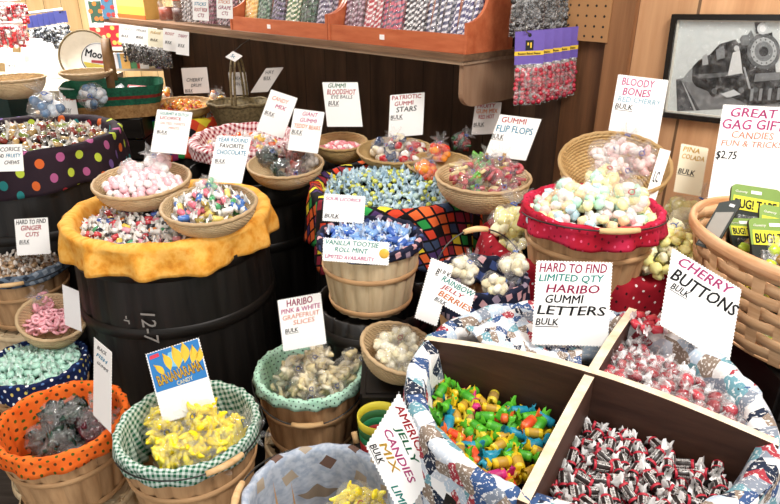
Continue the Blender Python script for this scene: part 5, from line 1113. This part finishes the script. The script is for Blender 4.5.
for j, (y_, t_) in enumerate(((2, 3.9), (24, 3.7))):
    for i in range(5):
        c = at(-4+5.5*i, y_+1, t_); pouch(c, .08, .13, 0, '#ffffff', RB, 40, 'small red candy bag on the %s rod at the left edge, %s from the left' % (('upper', 'lower')[j], ('first', 'second', 'third', 'fourth', 'fifth')[i]), 'red candy bags on the %s rod' % ('upper', 'lower')[j], face_cam(.8))
# red and yellow packets by the window
for i, (px, py, c1, c2, lab) in enumerate([(100, 38, '#c8383a', '#f0d0a0', 'red printed packet left of the window post'), (114, 36, '#c02a38', '#e8c860', 'red and yellow printed packet beside it, further right'), (96, 12, '#3a5a4a', '#c87838', 'small colourful packet hanging in the window, left one'), (108, 8, '#4a7898', '#a83a3a', 'small colourful packet hanging in the window, right one')]):
    c = at(px, py, 4.0); o = thing('candy_packet', lab, 'packet', M=Matrix.Translation(c)@face_cam(.1)); part('pouch', MB().box((0, 0, 0), (.10 if i < 2 else .07, .02, .13)), solid(c1, .4), o, False)
    for k_ in range(5): part('printed_dot', MB().lathe([(.0001, 0), (.014, 0)], 14), solid(c2, .5), o, False, loc=(-.03+.03*(k_ % 3), .0106, -.04+.045*(k_//2)), rot=(-PI/2, 0, 0))
# round basket tray with hoop handle and round label
c = at(85, 56, 3.5); o = thing('round_basket', 'round white lined basket on its edge with a thin hoop handle', 'basket', M=Matrix.Translation(c)@prot(.1, .1, 0))
part('woven_body', MB().lathe([(.0001, -.03), (.12, -.03), (.14, .0), (.135, .0), (.115, -.024), (.0001, -.024)], 48), solid('#ece4d4', .7), o); part('rim', MB().tube([(.14*math.cos(a_), .14*math.sin(a_), .002) for a_ in [2*PI*i/48 for i in range(48)]], .006, 6, closed=True), WICKD, o)
c = at(97, 58, 3.2); o = thing('round_sign', 'round white and yellow sign lettered "Moo" by the round basket', 'sign', M=Matrix.Translation(c)@prot(.1, .0, -.2))
part('disc', MB().lathe([(.0001, -.003), (.075, -.003), (.075, .003), (.0001, .003)], 40), CARD, o, False); part('yellow_segment', MB().prism([(.07*math.cos(a_), .07*math.sin(a_)) for a_ in [-PI*.85+PI*.7*i/12 for i in range(13)]], .001, z0=.0031), solid('#e8d25a', .5), o, False)
part('rim', MB().tube([(.075*math.cos(a_), .075*math.sin(a_), 0) for a_ in [2*PI*i/40 for i in range(40)]], .004, 6, closed=True), solid('#55555a', .4), o)
fit_text(o, 'Moo', -.06, -.002, .085, .04, '#1c1c24', z=.0036, bold=.02, shear=0); part('red_stripe', MB().box((.01, -.02, .0036), (.07, .014, .001)), solid('#b8444a', .5), o, False, rot=(0, 0, .1))
# white paper sacks
def sack(px, py, t, w, h, lab, rz=0):
    c = at(px, py, t); mb = MB()
    def f(u, v):
        x, y = sq(u*2*PI, w/2, w*.28, 4); g = 1-.25*v**3; return (x*g+.006*noise.noise(Vector((x*30, v*8, y*30))), y*(1-.85*v**2)+.006*noise.noise(Vector((y*30, v*9, 2))), h*v)
    mb.grid(f, 32, 12, 0, True); single('paper_sack', mb, solid('#f4f2ee', .6), lab, 'sack', loc=(c.x, c.y, c.z), rot=(0, 0, rz))
sack(50, 82, 3.7, .17, .22, 'white paper sack in the middle of the bright pile at the left'); sack(66, 85, 3.6, .14, .2, 'white paper sack nearest the round basket'); sack(38, 86, 3.7, .15, .14, 'low white paper sack nearest the light splint bowl', .3)
# teal box at the left edge
c = at(12, 112, 2.95); o = thing('gift_box', 'dark teal box with a gold mark behind the polka dot barrel', 'box', (c.x, c.y, c.z), (0, 0, -.3)); part('box', MB().box((-.03, 0, .04), (.2, .14, .13)), solid('#2a4a4a', .5), o, False); part('lid', MB().box((-.03, 0, .11), (.21, .15, .02)), solid('#1c3436', .5), o, False)
part('gold_mark', MB().box((-.03, -.0715, .03), (.03, .002, .03)), solid('#c8a24a', .4), o, False)
# packets in the green rimmed basket
for i, (px, py, c1, rz, lab) in enumerate([(128, 95, '#c8ccc8', .3, 'silver packet leaning at the back of the green rimmed basket'), (137, 90, '#b83a3a', -.1, 'white packet with a red title in the green rimmed basket'), (118, 100, '#e8e8e4', .8, 'white packet lying in the front of the green rimmed basket'), (130, 104, '#2a3430', 1.2, 'dark green packet in the green rimmed basket'), (122, 92, '#3a4440', -.7, 'dark packet at the left in the green rimmed basket')]):
    c = at(px, py, 2.95); o = thing('candy_packet', lab, 'packet', M=Matrix.Translation(c)@prot(rz*.3, -.5, rz)); part('pouch', MB().box((0, 0, 0), (.10, .05, .01)), solid(c1, .4), o, False); part('title_strip', MB().box((0, .008, .0055), (.08, .016, .001)), solid('#f0eeea' if i != 2 else '#3a6a5a', .5), o, False)
# dark stand carrying the far left goods
def table(x, y, w, d, z, lab):
    o = thing('display_table', lab, 'table', (x, y, 0)); part('tabletop', MB().box((0, 0, z-.015), (w, d, .03)), solid('#cdbfa8', .6), o, False)
    for a_ in (-1, 1):
        for b_ in (-1, 1): part('leg', MB().box((a_*(w/2-.03), b_*(d/2-.03), (z-.03)/2), (.045, .045, z-.03)), HOOPD, o, False)
table(-2.25, 3.6, 1.2, .7, 1.06, 'dark table carrying the sacks and baskets at the far left')
table(-1.95, 4.75, 1.0, .5, 1.02, 'dark table below the bright window')
# small goods on the tables and behind the basket handle
for i in range(9):
    px = 112+6*i; c = at(px, 84-2*(i % 3), 4.3)
    single('snack_packet', MB().box((0, 0, .05), (.06, .03, .10)), solid(['#f0e6c8', '#e8e8ea', '#7aa8c8', '#e0b060', '#5a9a6a', '#c8503c', '#f2f0ea', '#d8c8a0', '#8a7ab0'][i], .5), ['cream', 'white', 'blue', 'orange', 'green', 'red', 'pale', 'sand', 'lilac'][i]+' packet on the table below the bright window', 'packet', smooth=False, loc=(c.x, c.y, 1.02))
for i in range(7):
    c = at(129+6*i, 46+1.2*i, 3.6); pouch(c+Vector((0, 0, .02)), .07, .11, 0, '#fff', GY, 30, 'small grey candy bag hanging under the left shelf end, %s' % ('first', 'second', 'third', 'fourth', 'fifth', 'sixth', 'last')[i], 'grey bags under the left shelf end', face_cam(.5))
# little striped bucket between the foreground baskets
c = at(388, 415, z=.70); o = thing('small_bucket', 'small bucket with green, yellow and red bands and a wooden grip', 'bucket', (c.x-.02, c.y, .60))
for i, (cc, nm) in enumerate((('#b82a5a', 'pink_band'), ('#c8323a', 'red_band'), ('#1f8a5a', 'green_band'), ('#2f6a3a', 'dark_green_band'), ('#d8c83a', 'yellow_rim'))):
    z0_ = .02*i; part(nm, MB().lathe([(.042+.08*z0_, z0_), (.042+.08*(z0_+.02), z0_+.02), (.038+.08*(z0_+.02), z0_+.02), (.038+.08*z0_, z0_)], 32), solid(cc, .5), o)
part('bottom', MB().lathe([(.0001, .002), (.04, .002)], 24), solid('#b82a5a', .5), o); part('grip', MB().tube([(-.056, -.02, .07), (-.05, -.035, .05)], .007, 8), GRIP, o)
crate(c.x-.02, c.y, .598, .1, .1, .598, 'narrow dark crate under the small banded bucket')
c8 = A8; crate(A8.x+.02, A8.y+.02, .60, .14, .14, .6, 'narrow dark crate under the tilted bowl of pink rings')
